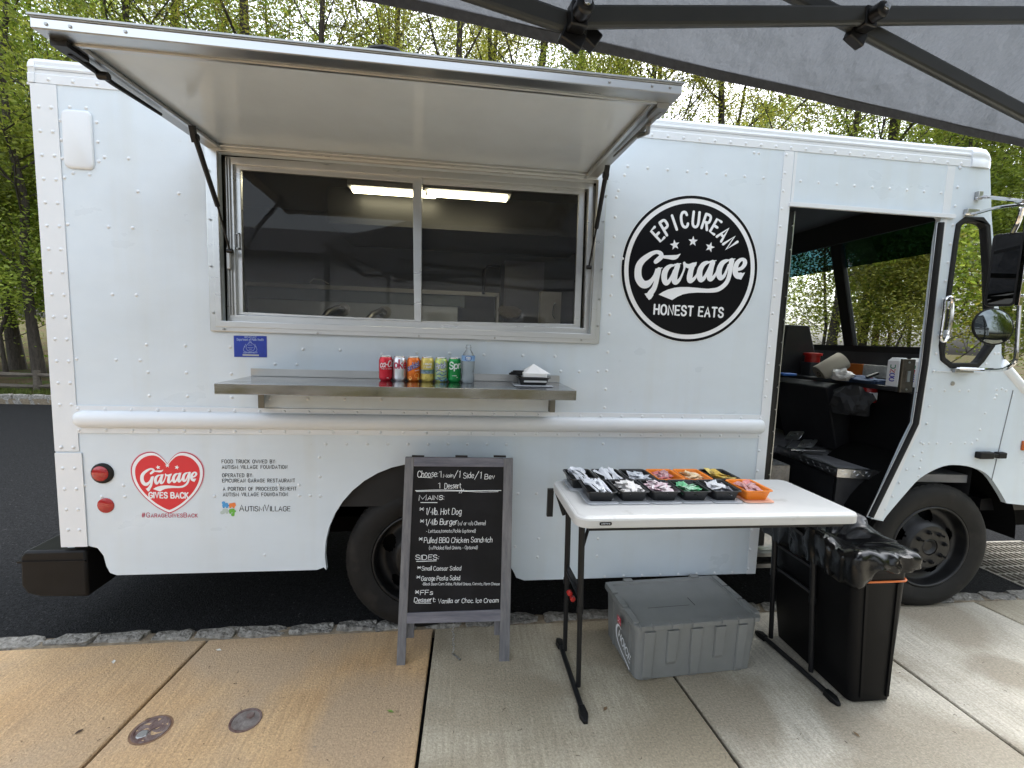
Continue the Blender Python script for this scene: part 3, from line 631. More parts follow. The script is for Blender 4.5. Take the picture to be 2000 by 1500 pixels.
# shell: roof, far side, rear wall, front, underbody, inside lining
XR, XF, YF = -1.892, 2.99, 4.52
MB().box((XR, SIDE+.0, 2.70), (2.98, YF, 2.775)).obj('roof', WHITE2, TR, smooth=False, bevel=.02)
far = [(-1.89,.37),(4.44,.64),(4.44,1.10),(4.36,1.16),(3.42,1.43),(3.28,1.60),(3.03,2.66),(-1.89,2.68)]
MB().poly(far, [[(2.1,1.55),(2.9,1.55),(2.75,2.35),(2.1,2.35)]], (Vector((0, YF, 0)), FR[1], FR[2], Vector((0, 1, 0))), .03).obj('far_side_panel', WHITE, TR, smooth=False)
MB().box((XR, SIDE+.032, .5), (XR+.03, YF-.032, 2.70)).obj('rear_wall', WHITE, TR, smooth=False)
wsx = lambda z: 3.30 + (z-1.55)*(3.045-3.30)/(2.48-1.55)
for y0, y1 in ((2.435, 2.56), (3.43, 3.53), (4.40, 4.485)): MB().add([(wsx(z)+dx, y, z) for z in (1.62, 2.52) for dx in (0, -.05) for y in (y0, y1)], [(0,1,3,2),(4,6,7,5),(0,4,5,1),(2,3,7,6),(0,2,6,4),(1,5,7,3)]).obj('windscreen_pillar', RUBBER, TR, smooth=False, bevel=.012)
MB().add([(wsx(2.46), 2.435, 2.46), (wsx(2.46), 4.485, 2.46), (3.0, 4.485, 2.70), (3.0, 2.435, 2.70), (wsx(2.46)-.05, 2.435, 2.46), (wsx(2.46)-.05, 4.485, 2.46), (2.9, 4.485, 2.70), (2.9, 2.435, 2.70)], [(0,1,2,3),(7,6,5,4),(0,4,5,1)]).obj('front_header', WHITE, TR, smooth=False)
MB().add([(wsx(1.64), 2.435, 1.64), (wsx(1.64), 4.485, 1.64), (3.42, 4.485, 1.43), (3.42, 2.435, 1.43), (3.20, 2.435, 1.64), (3.20, 4.485, 1.64), (3.2, 4.485, 1.4), (3.2, 2.435, 1.4)], [(0,3,2,1)]).obj('cowl', WHITE2, TR, smooth=False)
for y0, y1, nm in ((2.56, 3.43, 'windscreen'), (3.53, 4.40, 'windscreen')):
    MB().add([(wsx(1.62)-.02, y0, 1.62), (wsx(1.62)-.02, y1, 1.62), (wsx(2.5)-.02, y1, 2.5), (wsx(2.5)-.02, y0, 2.5)], [(0,1,2,3)]).obj(nm, glass('screen_glass', (.93, .97, .94), 1.3), TR, smooth=False)
    MB().add([(wsx(2.26)-.015, y0, 2.26+.1*(y0-2.5)*.0), (wsx(2.26)-.015, y1, 2.26), (wsx(2.5)-.015, y1, 2.5), (wsx(2.5)-.015, y0, 2.5)], [(0,1,2,3)]).obj('sunshade_band', glass('shade_band', (.025, .07, .085), 1.3), TR, smooth=False)
hd = MB(); hd.loft([[(3.40, 2.405, 1.43), (3.40, 4.515, 1.43), (3.40, 4.515, 1.40), (3.40, 2.405, 1.40)], [(4.36, 2.405, 1.16), (4.36, 4.515, 1.16), (4.36, 4.515, 1.12), (4.36, 2.405, 1.12)], [(4.46, 2.42, 1.08), (4.46, 4.50, 1.08), (4.42, 4.5, 1.06), (4.42, 2.42, 1.06)]]); hd.obj('hood', WHITE, TR)
MB().box((4.41, 2.435, .66), (4.45, 4.485, 1.085)).obj('nose_panel', WHITE, TR, smooth=False)
MB().box((4.452, 2.95, .74), (4.475, 3.97, 1.02)).obj('grille', BLACK, TR, smooth=False)
for y in (2.7, 4.22): MB().lathe([(.09, 0), (.095, .02), (.07, .04), (.0, .05)], (4.452, y, .88), (1, 0, 0), 20).obj('headlight', mat('lamp_glass', (.6, .62, .65), .08), TR)
MB().box((4.47, 2.38, .42), (4.60, 4.54, .60)).obj('front_bumper', BLACKM, TR, bevel=.01)
# rolled fender edge
e0 = at_y(1953, 722, 2.41); e1 = Vector((4.40, 2.41, 1.13))
MB().tube([e0+Vector((.01, .02, .03)), Vector((3.44, 2.43, 1.41)), e1], .045, 10).obj('fender_roll', WHITE2, TR)
# underbody and wells
ub = MB(); ub.box((-1.86, 2.62, .46), (-.72, 4.3, .60)); ub.box((.40, 2.62, .40), (2.40, 4.3, .56)); ub.box((3.60, 2.62, .45), (4.40, 4.3, .62)); ub.box((-1.86, 2.74, .60), (1.78, 4.49, .66))
ub.box((-1.95, 2.95, .34), (4.3, 3.03, .52)); ub.box((-1.95, 3.9, .34), (4.3, 3.98, .52)); ub.box((-.25, 2.7, .36), (-.1, 4.3, .46)); ub.box((2.93, 2.7, .36), (3.05, 4.3, .46)); ub.box((.5, 2.62, .30), (1.6, 2.95, .42))
ub.obj('chassis', UNDER, TR, smooth=False)
for cx in (-.17, 3.02):
    wm = MB(); n = 20
    A = [(cx+.56*math.cos(PI*i/n), .44+.54*math.sin(PI*i/n)) for i in range(n+1)]
    wm.add([(x, y, z) for y in (2.432, 2.95) for x, z in A], [(i, i+1, n+2+i, n+1+i) for i in range(n)])
    wm.add([(x, 2.95, z) for x, z in A] + [(cx, 2.95, .44)], [(i, i+1, n+1) for i in range(n)])
    wm.obj('wheel_well', UNDER, TR)
MB().box((3.45, 2.55, .585), (4.42, 2.70, .665)).obj('side_rail', BLACKM, TR, smooth=False)

# roof edge trim, long rounded cap
prof = [(-.004, 2.664), (-.004, 2.700), (.000, 2.705), (.000, 2.722), (-.003, 2.730), (.002, 2.748), (.016, 2.768), (.040, 2.783), (.075, 2.790), (.075, 2.776), (.006, 2.70), (.006, 2.664)]
def ext(prof, x0, x1, y=SIDE, n=1): return [[(x0+(x1-x0)*i/n, y+a, z) for a, z in prof] for i in range(n+1)]
MB().loft(ext(prof, -1.872, 2.865)).obj('roof_edge_trim', WHITE2, TR, angle=25)
MB().loft(ext([(a-.003, z) for a, z in prof], -1.897, -1.870)).obj('roof_corner_trim', WHITE2, TR, angle=25)
cc = MB(); rings = []
for x, k in ((2.866, 1), (2.90, 1.03), (2.94, 1.03), (2.975, .95), (3.0, .75), (3.012, .4)):
    rings.append([(x, SIDE+.05+(a-.05)*k-.008, 2.66+(z-2.66)*(k if z > 2.7 else 1)) for a, z in prof])
cc.loft(rings).obj('roof_corner_cap', WHITE2, TR, angle=40)
MB().loft([[(x, SIDE-.002, z) for x, z in ((-1.905, 2.664), (-1.905, 2.655), (-1.892, 2.655), (-1.892, 2.664))], [(x, SIDE+.3, z) for x, z in ((-1.905, 2.664), (-1.905, 2.655), (-1.892, 2.655), (-1.892, 2.664))]]).obj('rear_drip_edge', WHITE2, TR)
# upright corner strip, lower corner plate, seams
def plate(name, pts, off, m=WHITE2, t=.004): return MB().poly(pts, [], FR, t, off).obj(name, m, TR, smooth=False, bevel=.0012)
plate('corner_strip', [(-1.892, 1.003), (-1.787, 1.003), (-1.787, 2.662), (-1.892, 2.662)], .0045)
plate('lower_corner_plate', [(-1.892, .525), (-1.775, .525), (-1.775, .995), (-1.892, .995)], .0065)
plate('seam_strip', [(1.722, .279), (1.779, .279), (1.779, 2.662), (1.722, 2.662)], .0045)
plate('door_post_strip', [(1.784, 2.392), (1.800, 2.392), (1.800, 2.662), (1.784, 2.662)], .003)
plate('front_seam_strip', [(2.722, 2.38), (2.772, 2.38), (2.772, 2.662), (2.722, 2.662)], .002)
pd = seg((1836,432),(1850,425),(1842,470),(1818,690),(1806,770),(1796,838),(1775,880),(1742,960),(1722,1013),(1702,1012),(1766,868),(1787,826),(1797,755),(1805,700),(1831,470))
plate('door_post_plate', pd, .004)
plate('door_header_lip', [(1.775, 2.374), (2.79, 2.374), (2.80, 2.385), (2.79, 2.397), (1.775, 2.397)], .018, t=.018)
MB().bar((3.36, SIDE-.0015, 1.40), (3.30, SIDE-.0015, .84), .003, .004).obj('panel_seam', mat('seam_grey', (.2, .21, .22), .7), TR, smooth=False)
# rub rail
rr_ = MB().poly([(-1.80, 1.225), (-1.815, 1.19), (-1.825, 1.15), (-1.81, 1.11), (-1.785, 1.092), (1.735, 1.092), (1.76, 1.11), (1.768, 1.155), (1.76, 1.20), (1.735, 1.227)], [], FR, .005, .006).obj('rub_rail_backing', WHITE2, TR, smooth=False, bevel=.0012)
rl = MB(); N = 12; rings = []
for x, k in [(-1.800, .25), (-1.795, .6), (-1.782, .85), (-1.762, 1)] + [(-1.76 + i*.1, 1) for i in range(1, 35)] + [(1.722, 1), (1.735, .85), (1.742, .55), (1.744, .25)]:
    rings.append([(x, SIDE-.006-.030*k*math.sin(PI*i/N), 1.160+.041*k*math.cos(PI*i/N)) for i in range(N+1)])
rl.loft(rings).obj('rub_rail', WHITE2, TR, angle=60)

# rivets
rv = MB()
def dome(x, z, r=.0088, h=.0045, off=0.0):
    n = 8; o = len(rv.v)
    rv.add([(x+r*math.cos(2*PI*k/n), SIDE-off, z+r*math.sin(2*PI*k/n)) for k in range(n)] + [(x+.62*r*math.cos(2*PI*k/n), SIDE-off-h*.8, z+.62*r*math.sin(2*PI*k/n)) for k in range(n)] + [(x, SIDE-off-h, z)],
           [(k, (k+1) % n, n+(k+1) % n, n+k) for k in range(n)] + [(n+k, n+(k+1) % n, 2*n) for k in range(n)])
def row(a, b, n, off=0.0):
    A, B = s(*a), s(*b)
    for i in range(n): t = i/(n-1); dome(A[0]+(B[0]-A[0])*t, A[1]+(B[1]-A[1])*t, off=off)
row((77,209),(118,790),14,.0045); row((101.5,211),(141,790),14,.0045); row((121,873),(135,1034),5,.0065); row((145,873),(157,1034),5,.0065)
row((96,156),(420,186),8,.004)
A, B = s(1304,267), s(1876,320)
for i in range(-24, 21): dome(A[0]+(B[0]-A[0])*i/20, A[1]+(B[1]-A[1])*i/20, off=.004)
row((1226,325),(1838,377),18); row((1204,385),(1181,796),12); row((1535,303),(1494,775),15,.0045); row((1482,880),(1460,1110),7,.0045)
for z, n in ((1.209, 31), (1.107, 31)):
    for i in range(n): dome(-1.78+i*3.50/(n-1), z, off=.006)
row((1220,342),(1208,372),2); row((636,867),(989,868),10); row((527,778),(745,781),4); row((1874,328),(1809,827),15,.004); row((1797,864),(1728,995),6,.004)
row((1803,867),(1794,930),5); row((1181,1126),(1464,1117),9); row((1052,1052),(1050,1088),2)
for p in '''269,374 349,378 212,443 259,445 219.6,575 266.5,576.5 286,673 362,675 450,678 592,682 664,684 227,703 273.6,704 289,727 364,728 452,730 291.6,773 366,774 453,776 537,711 580,712 746,692
814,689 878,690 945,693 1021,694.6 1084,696 1095,725 1131,726 1168,726 136,209 168,211 118,235 120,273 122,309 189,239 191,277 193,315 204,307 251,309.6 143,338 175,341 126,347 132,438 150,701
165,948 241,948 244,970 199,970 419,969 544,947 584,947 624,893 625,931 585,968 606,968 625,969 517,1084 1012,964 1048,964 1006,1068 1178,867 1176,914 1168,1052 1166,1086 1216,505 1473,298 1482,299
1814,865.6 1830,865.6 1857,865.6 1885,865.6 1898,865.6 1908,859 1914,839 1924,807 1845,763 1874,763 1892,763 1947,761 1946,771 1943,778 1957,759 1965,763 1978,772 1943,690 1950,690 1926,711 1935,724'''.split():
    dome(*s(*[float(q) for q in p.split(',')]))
rvo = rv.obj('rivets', WHITE2, TR, fix=False, angle=80); rvo['kind'] = 'stuff'
# blanked vent cover
vc = rrect(.118, .245, .022, 4); cxz = ((s(150,217)[0]+s(158,330)[0])/2, (s(150,217)[1]+s(158,330)[1])/2)
MB().loft([[(cxz[0]+a*k, SIDE-y, cxz[1]+b*k) for a, b in vc] for k, y in ((1.03, .0005), (1.03, .005), (1.0, .009), (.94, .011))], False, True).obj('vent_cover', WHITE2, TR)
# marker lamps
REDG = mat('red_lens', (.34, .008, .012), .12, coat=.5)
c = s(201, 924); ml = MB().lathe([(.050, 0), (.050, .006), (.044, .010), (.036, .010)], (c[0], SIDE, c[1]), (0, -1, 0), 24).obj('rear_side_lamp', RUBBER, TR)
MB().lathe([(.037, .006), (.037, .011), (.030, .015), (.014, .018), (.0, .0185)], (c[0]-.006, SIDE, c[1]), (0, -1, 0), 24).obj('lens', REDG, ml)
c = s(207, 987); MB().lathe([(.0375, 0), (.0375, .003), (.034, .005), (.0, .006)], (c[0], SIDE, c[1]), (0, -1, 0), 24).obj('round_red_reflector', REDG, TR)
c = s(1999, 870); MB().box((c[0]-.02, SIDE-.012, c[1]-.03), (c[0]+.03, SIDE, c[1]+.03)).obj('orange_side_marker', mat('amber_lens', (.45, .10, .02), .2), TR, bevel=.004)
c = s(1860, 749); MB().lathe([(.013, 0), (.013, .004), (.006, .006), (.0, .006)], (c[0], SIDE, c[1]), (0, -1, 0), 16).obj('door_lock', ALU2, TR)
a, b = s(1903, 888), s(1956, 888); hl = MB(); hl.box((a[0], SIDE-.035, a[1]-.020), (a[0]+.10, SIDE, a[1]+.022)); hl.box((a[0]+.085, SIDE-.03, a[1]-.010), (b[0]-.05, SIDE-.006, a[1]+.012)); hl.box((b[0]-.06, SIDE-.032, b[1]-.018), (b[0], SIDE, b[1]+.020)); hl.obj('hood_latch', RUBBER, TR, bevel=.006)
# rear bumper
bp = [(-2.08, .475), (-2.085, .33), (-2.06, .285), (-2.0, .268), (-1.79, .262), (-1.79, .505), (-2.06, .505)]
bb = MB().loft([[(x, y, z) for x, z in bp] for y in (2.40, 4.52)]); bb.obj('rear_bumper', BLACK, TR, bevel=.012)
MB().loft([[(-2.09, y, .447), (-2.09, y, .455), (-1.792, y, .455), (-1.792, y, .447)] for y in (2.395, 4.525)]).obj('bumper_rib', BLACK, TR)
MB().bar((-1.80, 2.6, .44), (-1.5, 2.62, .44), .06, .10).obj('bumper_bracket', UNDER, TR)
for x in (-1.56, -.84):
    q = MB(); q.box((x-.03, 2.47, .352), (x+.10, 2.50, .357)); q.box((x+.03, 2.47, .335), (x+.036, 2.49, .357)); q.obj('skirt_bracket', ALU2, TR, smooth=False)

# serving window: outer frame, tracks, two sliding sashes
of = MB().poly([(-1.178, 1.598), (.752, 1.598), (.752, 2.47), (-1.178, 2.47)], [[(WX0+.004, WZ0+.004), (WX1-.004, WZ0+.004), (WX1-.004, WZ1), (WX0+.004, WZ1)]], FR, .010, .012).obj('window_surround', ALU, TR, smooth=False, bevel=.003)
lip = MB(); lip.poly([(-1.150, 1.620), (.728, 1.620), (.728, 2.45), (-1.150, 2.45)], [[(WX0+.004, WZ0+.004), (WX1-.004, WZ0+.004), (WX1-.004, WZ1), (WX0+.004, WZ1)]], FR, .008, .020).obj('raised_lip', ALU, of, smooth=False, bevel=.002)
scr = MB()
for x, z in [s(*p) for p in ((411,335),(413,430),(415,521),(420,611),(440,643),(622,651),(819,656),(966,660),(1134,664),(1166,637),(1169,585),(1173,527),(1177,434),(1182,384))]: scr.lathe([(.0055, 0), (.0045, .0025), (.0, .003)], (x, SIDE-.020, z), (0, -1, 0), 8)
scr.obj('screws', ALU2, of)['kind'] = 'stuff'
rvl = MB()   # deep reveal behind the opening
d0, d1 = SIDE+.0, SIDE+.16
for a, b in (((WX0-.012, d0+.031, WZ0-.02), (WX0, d1, WZ1+.02)), ((WX1, d0+.031, WZ0-.02), (WX1+.012, d1, WZ1+.02)), ((WX0, d0+.031, WZ0-.02), (WX1, d1, WZ0)), ((WX0, d0+.031, WZ1), (WX1, d1, WZ1+.02))): rvl.box(a, b)
rvl.obj('window_reveal', RUBBER, TR, smooth=False)
def frame_px(name, pts_o, pts_i, y, t, m, parent, bevel=.002):
    to = lambda p: (lambda q: (q.x, q.z))(at_y(p[0], p[1], y)); return MB().poly([to(p) for p in pts_o], [[to(p) for p in pts_i]], frame_at(y), t).obj(name, m, parent, smooth=False, bevel=bevel)
y1, y2, y3 = SIDE+.030, SIDE+.048, SIDE+.075
track = frame_px('window_frame', ((440,305),(444,628),(1153,653),(1160,350)), ((454.5,320),(462,615),(1141,641),(1150,369)), y1, .05, ALU, TR)
lg = ((469.5,331),(475,609.5),(809,624.5),(806,357)); rg = ((824.5,359.5),(822,626.5),(1121,633),(1131,379.5))
sl = frame_px('left_sash', ((456,321.5),(463,614.5),(823,629),(824,345)), lg, y2, .022, ALU, TR)
sr = frame_px('right_sash', ((817,345),(813,630),(1133,642.5),(1143,371)), rg, y3, .022, ALU, TR)
GL1 = glass('window_glass', (.80, .81, .81), 1.42, body=(.35, .37, .40), bodyfac=.05)
for q, y, pa in ((lg, y2+.011, sl), (rg, y3+.011, sr)):
    P4 = [at_y(px, py, y) for px, py in q]; cx_ = sum((p for p in P4), Vector())/4
    P4 = [cx_ + (p-cx_)*1.01 for p in P4]; MB().add(P4, [(0, 1, 2, 3)]).obj('pane', GL1, pa, smooth=False)
pl = MB(); a = at_y(459, 455, y2-.004); b = at_y(469, 487, y2-.004); pl.box((a.x, y2-.012, b.z), (a.x+.006, y2, a.z)); pl.box((b.x-.006, y2-.012, b.z), (b.x, y2, a.z)); pl.box((a.x, y2-.012, a.z-.006), (b.x, y2, a.z)); pl.box((a.x, y2-.012, b.z), (b.x, y2, b.z+.006)); pl.obj('finger_pull', ALU2, sl, smooth=False)
for px in (1148, 1153): p = at_y(px, 500, SIDE+.05); MB().box((p.x, SIDE+.035, 1.67), (p.x+.004, SIDE+.11, 2.42)).obj('window_track', ALU2, TR, smooth=False)
for px in (447, 452): p = at_y(px, 500, SIDE+.03); MB().box((p.x, SIDE+.02, 1.68), (p.x+.004, SIDE+.03, 2.42)).obj('window_track', ALU2, TR, smooth=False)
lk = MB(); p = at_y(446, 505, SIDE+.01); lk.box((p.x-.008, SIDE+.005, p.z-.05), (p.x+.010, SIDE+.02, p.z+.05)); lk.obj('hatch_catch', ALU2, TR, bevel=.003)

# raised hatch
hy0, hy1, hz0, hz1 = 2.395, 1.490, 2.470, 2.437; hx0, hx1 = -1.166, .700
HT = bpy.data.objects.new('serving_hatch', None); COL.objects.link(HT); HT.parent = TR
def hp(x, t, z): return Vector((x, hy0+(hy1-hy0)*t, hz0+(hz1-hz0)*t+z))   # t: 0 hinge .. 1 outer edge, z above the underside
def hbox(mb, x0, x1, t0, t1, z0, z1):
    vs = [hp(x, t, z) for z in (z0, z1) for x, t in ((x0, t0), (x1, t0), (x1, t1), (x0, t1))]
    return mb.add(vs, [(0,3,2,1),(4,5,6,7),(0,1,5,4),(1,2,6,5),(2,3,7,6),(3,0,4,7)])
fw = .062; T = .028
hbox(MB(), hx0, hx1, 1-fw/.9, 1, -T, 0).obj('front_rail', ALU, HT, smooth=False, bevel=.003)
hbox(MB(), hx0+fw, hx1-fw, 0, .05, -T, 0).obj('hinge_rail', ALU, HT, smooth=False, bevel=.003)
for x in (hx0, hx1-fw): hbox(MB(), x, x+fw, 0, 1-fw/.9, -T, 0).obj('side_rail', ALU2, HT, smooth=False, bevel=.003)
q = MB(); hbox(q, hx0+fw, hx1-fw, 1-fw/.9-.012, 1-fw/.9, -T-.006, -T+.004); hbox(q, hx0+fw-.006, hx0+fw+.008, .03, .93, -T-.006, -T+.004); hbox(q, hx1-fw-.008, hx1-fw+.006, .03, .93, -T-.006, -T+.004); q.obj('inner_bead', ALU, HT, smooth=False)
hbox(MB(), hx0+fw-.01, hx1-fw+.01, .03, 1-fw/.9+.01, -.014, -.010).obj('lining', PANEL, HT, smooth=False)
hbox(MB(), hx0, hx1, 0, 1, .001, .004).obj('outer_skin', WHITE, HT, smooth=False)
hbox(MB(), hx0-.004, hx1+.004, .985, 1.006, .004, .009).obj('drip_edge', ALU2, HT, smooth=False)
sc_ = MB()
for px, py in ((90,47),(137,52),(245,62),(1191,160),(1274,168),(1309,171)): p = at_y(px, py, hy1); sc_.lathe([(.005, 0), (.004, .003), (0, .0035)], (p.x, hy1, p.z), (0, -1, 0), 8)
sc_.obj('bolts', ALU2, HT)['kind'] = 'stuff'
ar = MB(); ar.tube([hp(hx0+.030, .90, -T-.012), hp(hx0+.034, .72, -T-.02), hp(hx0+.036, .45, -T-.015)], [.010, .008, .006], 8); hbox(ar, hx0+.012, hx0+.055, .86, .95, -T-.018, -T)
ar.lathe([(.012, 0), (.012, .03)], hp(hx0+.04, .80, -T-.03), (1, 0, 0), 10); ar.obj('latch_rod', BLACKM, HT)
ar = MB(); ar.tube([hp(hx1-.030, .90, -T-.012), hp(hx1-.034, .74, -T-.02), hp(hx1-.036, .40, -T-.012)], [.009, .007, .005], 8); hbox(ar, hx1-.055, hx1-.014, .84, .93, -T-.018, -T); ar.tube([hp(hx1-.04, .82, -T-.03), hp(hx1-.02, .76, -T-.035), hp(hx1-.035, .70, -T-.03)], .008, 8); ar.obj('latch_rod', ALU2, HT)
for P0, P1, P2, nm in ((at_y(381, 268, 2.02), at_y(425, 402, 2.25), at_y(449, 490, 2.392), 'gas_strut'), (at_y(1183, 342, 2.02), at_y(1165, 445, 2.25), at_y(1150, 522, 2.392), 'gas_strut')):
    P0.z = min(P0.z, hp(0, (hy0-2.02)/(hy0-hy1), -T).z-.012)
    st = MB(); st.tube([P0, P1], .0105, 10); st.tube([P1, P2], .0048, 8); so = st.obj(nm, BLACKM, TR)
    q = MB(); q.lathe([(.013, -.012), (.013, .012)], P0, (1, 0, 0), 10); q.bar(P0+Vector((0, 0, -.02)), P0+Vector((0, -.02, .035)), .018, .02); q.lathe([(.011, -.012), (.011, .012)], P2, (1, 0, 0), 10); q.obj('strut_end', BLACKM, so)
hc = MB(); a, b = at_y(712, 99, 1.56), at_y(788, 106, 1.56); hc.tube([a, a+Vector((.02, 0, .008)), (a+b)/2+Vector((0, 0, .014)), b+Vector((-.02, 0, .008)), b], [.004, .009, .009, .009, .004], 8); hc.tube([a+Vector((-.03, .02, -.005)), (a+b)/2+Vector((0, .02, .006)), b+Vector((.03, .02, -.008))], .005, 6); hc.obj('hatch_pull_strap', BLACKM, HT)

# service shelf
SZ = 1.385; sx0, sx1 = -1.0, .545
sh = MB().poly([(sx0, 2.047), (sx1+.005, 2.047), (sx1+.005, 2.398), (sx0, 2.398)], [], (Vector((0, 0, SZ)), Vector((1,0,0)), Vector((0,1,0)), Vector((0,0,1))), .003); sho = sh.obj('service_shelf', STEEL, TR, smooth=False, bevel=.001)
q = MB(); q.box((sx0, 2.045, SZ-.043), (sx1+.005, 2.0475, SZ-.001)); q.box((sx0, 2.0475, SZ-.043), (sx0+.003, 2.39, SZ-.0035)); q.box((sx1+.002, 2.0475, SZ-.043), (sx1+.005, 2.39, SZ-.0035)); q.box((sx0, 2.045, SZ-.046), (sx1+.005, 2.066, SZ-.0435)); q.obj('front_lip', STEEL, sho, smooth=False, bevel=.0008)
MB().box((sx0, 2.392, SZ+.001), (sx1+.002, 2.3965, SZ+.038)).obj('upstand', ALU2, sho, smooth=False, bevel=.001)
for px in (513, 1078):
    c = at_y(px, 790, 2.37); q = MB(); q.box((c.x-.014, 2.352, 1.232), (c.x+.014, 2.356, SZ-.0035)); q.box((c.x-.014, 2.356, 1.232), (c.x-.011, 2.395, SZ-.0035)); q.box((c.x-.011, 2.10, SZ-.025), (c.x+.011, 2.352, SZ-.0035)); q.lathe([(.009, 0), (.009, .004), (.0, .006)], (c.x, 2.352, 1.30), (0, -1, 0), 8); q.obj('bracket', mat('bracket_steel', (.14, .135, .115), .4, 1.0), sho, smooth=False)

# kitchen inside
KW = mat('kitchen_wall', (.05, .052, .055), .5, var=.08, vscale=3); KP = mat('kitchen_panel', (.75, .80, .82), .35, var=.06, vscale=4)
kx0, kx1, ky = -1.86, 1.74, 4.28
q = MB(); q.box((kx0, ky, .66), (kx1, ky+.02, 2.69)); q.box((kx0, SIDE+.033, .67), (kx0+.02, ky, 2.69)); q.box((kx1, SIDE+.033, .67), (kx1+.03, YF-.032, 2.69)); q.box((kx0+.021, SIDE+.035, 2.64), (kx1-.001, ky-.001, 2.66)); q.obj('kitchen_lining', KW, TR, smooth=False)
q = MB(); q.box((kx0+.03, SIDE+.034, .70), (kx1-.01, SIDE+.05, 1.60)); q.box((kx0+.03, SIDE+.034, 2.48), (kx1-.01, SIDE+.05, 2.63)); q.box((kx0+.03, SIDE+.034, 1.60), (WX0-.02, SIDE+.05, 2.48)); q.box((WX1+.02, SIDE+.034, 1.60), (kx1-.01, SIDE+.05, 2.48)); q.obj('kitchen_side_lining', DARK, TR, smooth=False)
def ybox(mb, px0, py0, px1, py1, y, d):
    a, b = at_y(px0, py0, y), at_y(px1, py1, y); return mb.box((min(a.x, b.x), y, min(a.z, b.z)), (max(a.x, b.x), y+d, max(a.z, b.z)))
a = at_y(480, 553, 4.1); b = at_y(975, 572, 4.1)
MB().box((a.x, 4.09, 1.965), (b.x, 4.12, 1.998)).obj('splashback_ledge', mat('ledge_cream', (.55, .54, .48), .4), TR, smooth=False)
MB().box((a.x, 4.12, 1.865), (b.x-.30, 4.27, 1.965)).obj('splashback_upper', mat('splash_grey', (.22, .26, .28), .4), TR, smooth=False)
MB().box((a.x, 4.13, 1.20), (b.x-.36, 4.27, 1.865)).obj('splashback', KP, TR, smooth=False)
MB().box((b.x-.02, 4.09, 1.3), (b.x, 4.27, 1.998)).obj('ledge_end', mat('ledge_cream', (.55, .54, .48), .4), TR, smooth=False)
for px, py in ((668, 604), (750, 609)):
    p = at_y(px, py, 4.08); q = MB(); q.lathe([(.055, 0), (.05, .012), (.02, .02)], (p.x, 4.13, p.z), (0, -1, 0), 18); fo = q.obj('tap', mat('tap_white', (.6, .6, .58), .4), TR)
    MB().tube([(p.x, 4.12, p.z), (p.x-.01, 4.0, p.z+.01), (p.x-.07, 3.93, p.z-.03), (p.x-.12, 3.90, p.z-.10), (p.x-.14, 3.90, p.z-.22)], .024, 10).obj('spout', ALU2, fo)
q = MB(); p = at_y(980, 500, 4.0); q.box((at_y(985,500,4.0).x, 3.9, 1.3), (at_y(1060,500,4.0).x, 4.27, 2.25)); q.obj('tall_unit', mat('unit_grey', (.10, .10, .11), .4), TR, smooth=False)
q = MB(); q.box((at_y(1060,500,3.8).x, 3.8, 1.3), (at_y(1100,500,3.8).x, 4.25, 2.0)); q.obj('side_cabinet', mat('cab_cream', (.38, .37, .34), .5), TR, smooth=False)
q = MB(); p = at_y(1082, 607, 3.79); q.tube([(p.x+.01, 3.80, p.z+.06), (p.x-.01, 3.76, p.z+.04), (p.x-.015, 3.76, p.z-.04), (p.x+.01, 3.80, p.z-.06)], .006, 6); q.obj('cabinet_handle', BLACKM, TR)
q = MB(); p = at_y(945, 540, 4.05); q.tube([(p.x, 4.05, p.z-.15), (p.x, 4.05, p.z+.05), (p.x+.03, 4.05, p.z+.09), (p.x+.14, 4.05, p.z+.09)], .014, 8); q.obj('pipe', BLACKM, TR)
q = MB(); p = at_y(995, 608, 3.9); q.lathe([(.09, 0), (.10, .03), (.06, .05), (.0, .055)], (p.x, 3.9, p.z-.02), (0, -.6, .8), 20); q.obj('strainer_basket', mat('basket', (.14, .12, .09), .5, bump=.8, bscale=50), TR)
q = MB(); q.box((-.9, 3.4, 2.36), (1.0, 4.27, 2.60)); q.obj('exhaust_hood', mat('hood_dark', (.035, .036, .035), .45, .4), TR, smooth=False)
p = at_y(620, 550, 4.0); MB().tube([(p.x-.06, 4.0, 2.0), (p.x-.03, 4.0, 2.035), (p.x+.03, 4.0, 2.03), (p.x+.09, 4.0, 2.0)], .005, 6).obj('loose_cable', mat('ledge_cream', (.55, .54, .48), .4), TR)
LAMP = mat('fluorescent_tube', (.9, .88, .8), .5, emit=(1, .88, .58), estr=13.0)
for (x0, yy0, x1, yy1, y) in ((688, 372, 806, 381, 3.25), (836, 379, 990, 390, 3.0)):
    a, b = at_y(x0, yy0, y), at_y(x1 if x1 > 900 else 850, yy1 if x1 > 900 else 384, y); q = MB(); q.box((a.x-.02, y-.06, a.z+.018), (b.x+.02, y+.10, a.z+.05)); lo = q.obj('ceiling_lamp', mat('lamp_body', (.3, .3, .3), .5), TR, smooth=False)
    MB().loft([[(x, y+c_, a.z+d_) for c_, d_ in ((-.03, .016), (-.015, -.004), (.04, -.004), (.06, .016))] for x in (a.x, b.x)]).obj('diffuser', LAMP, lo, smooth=False)

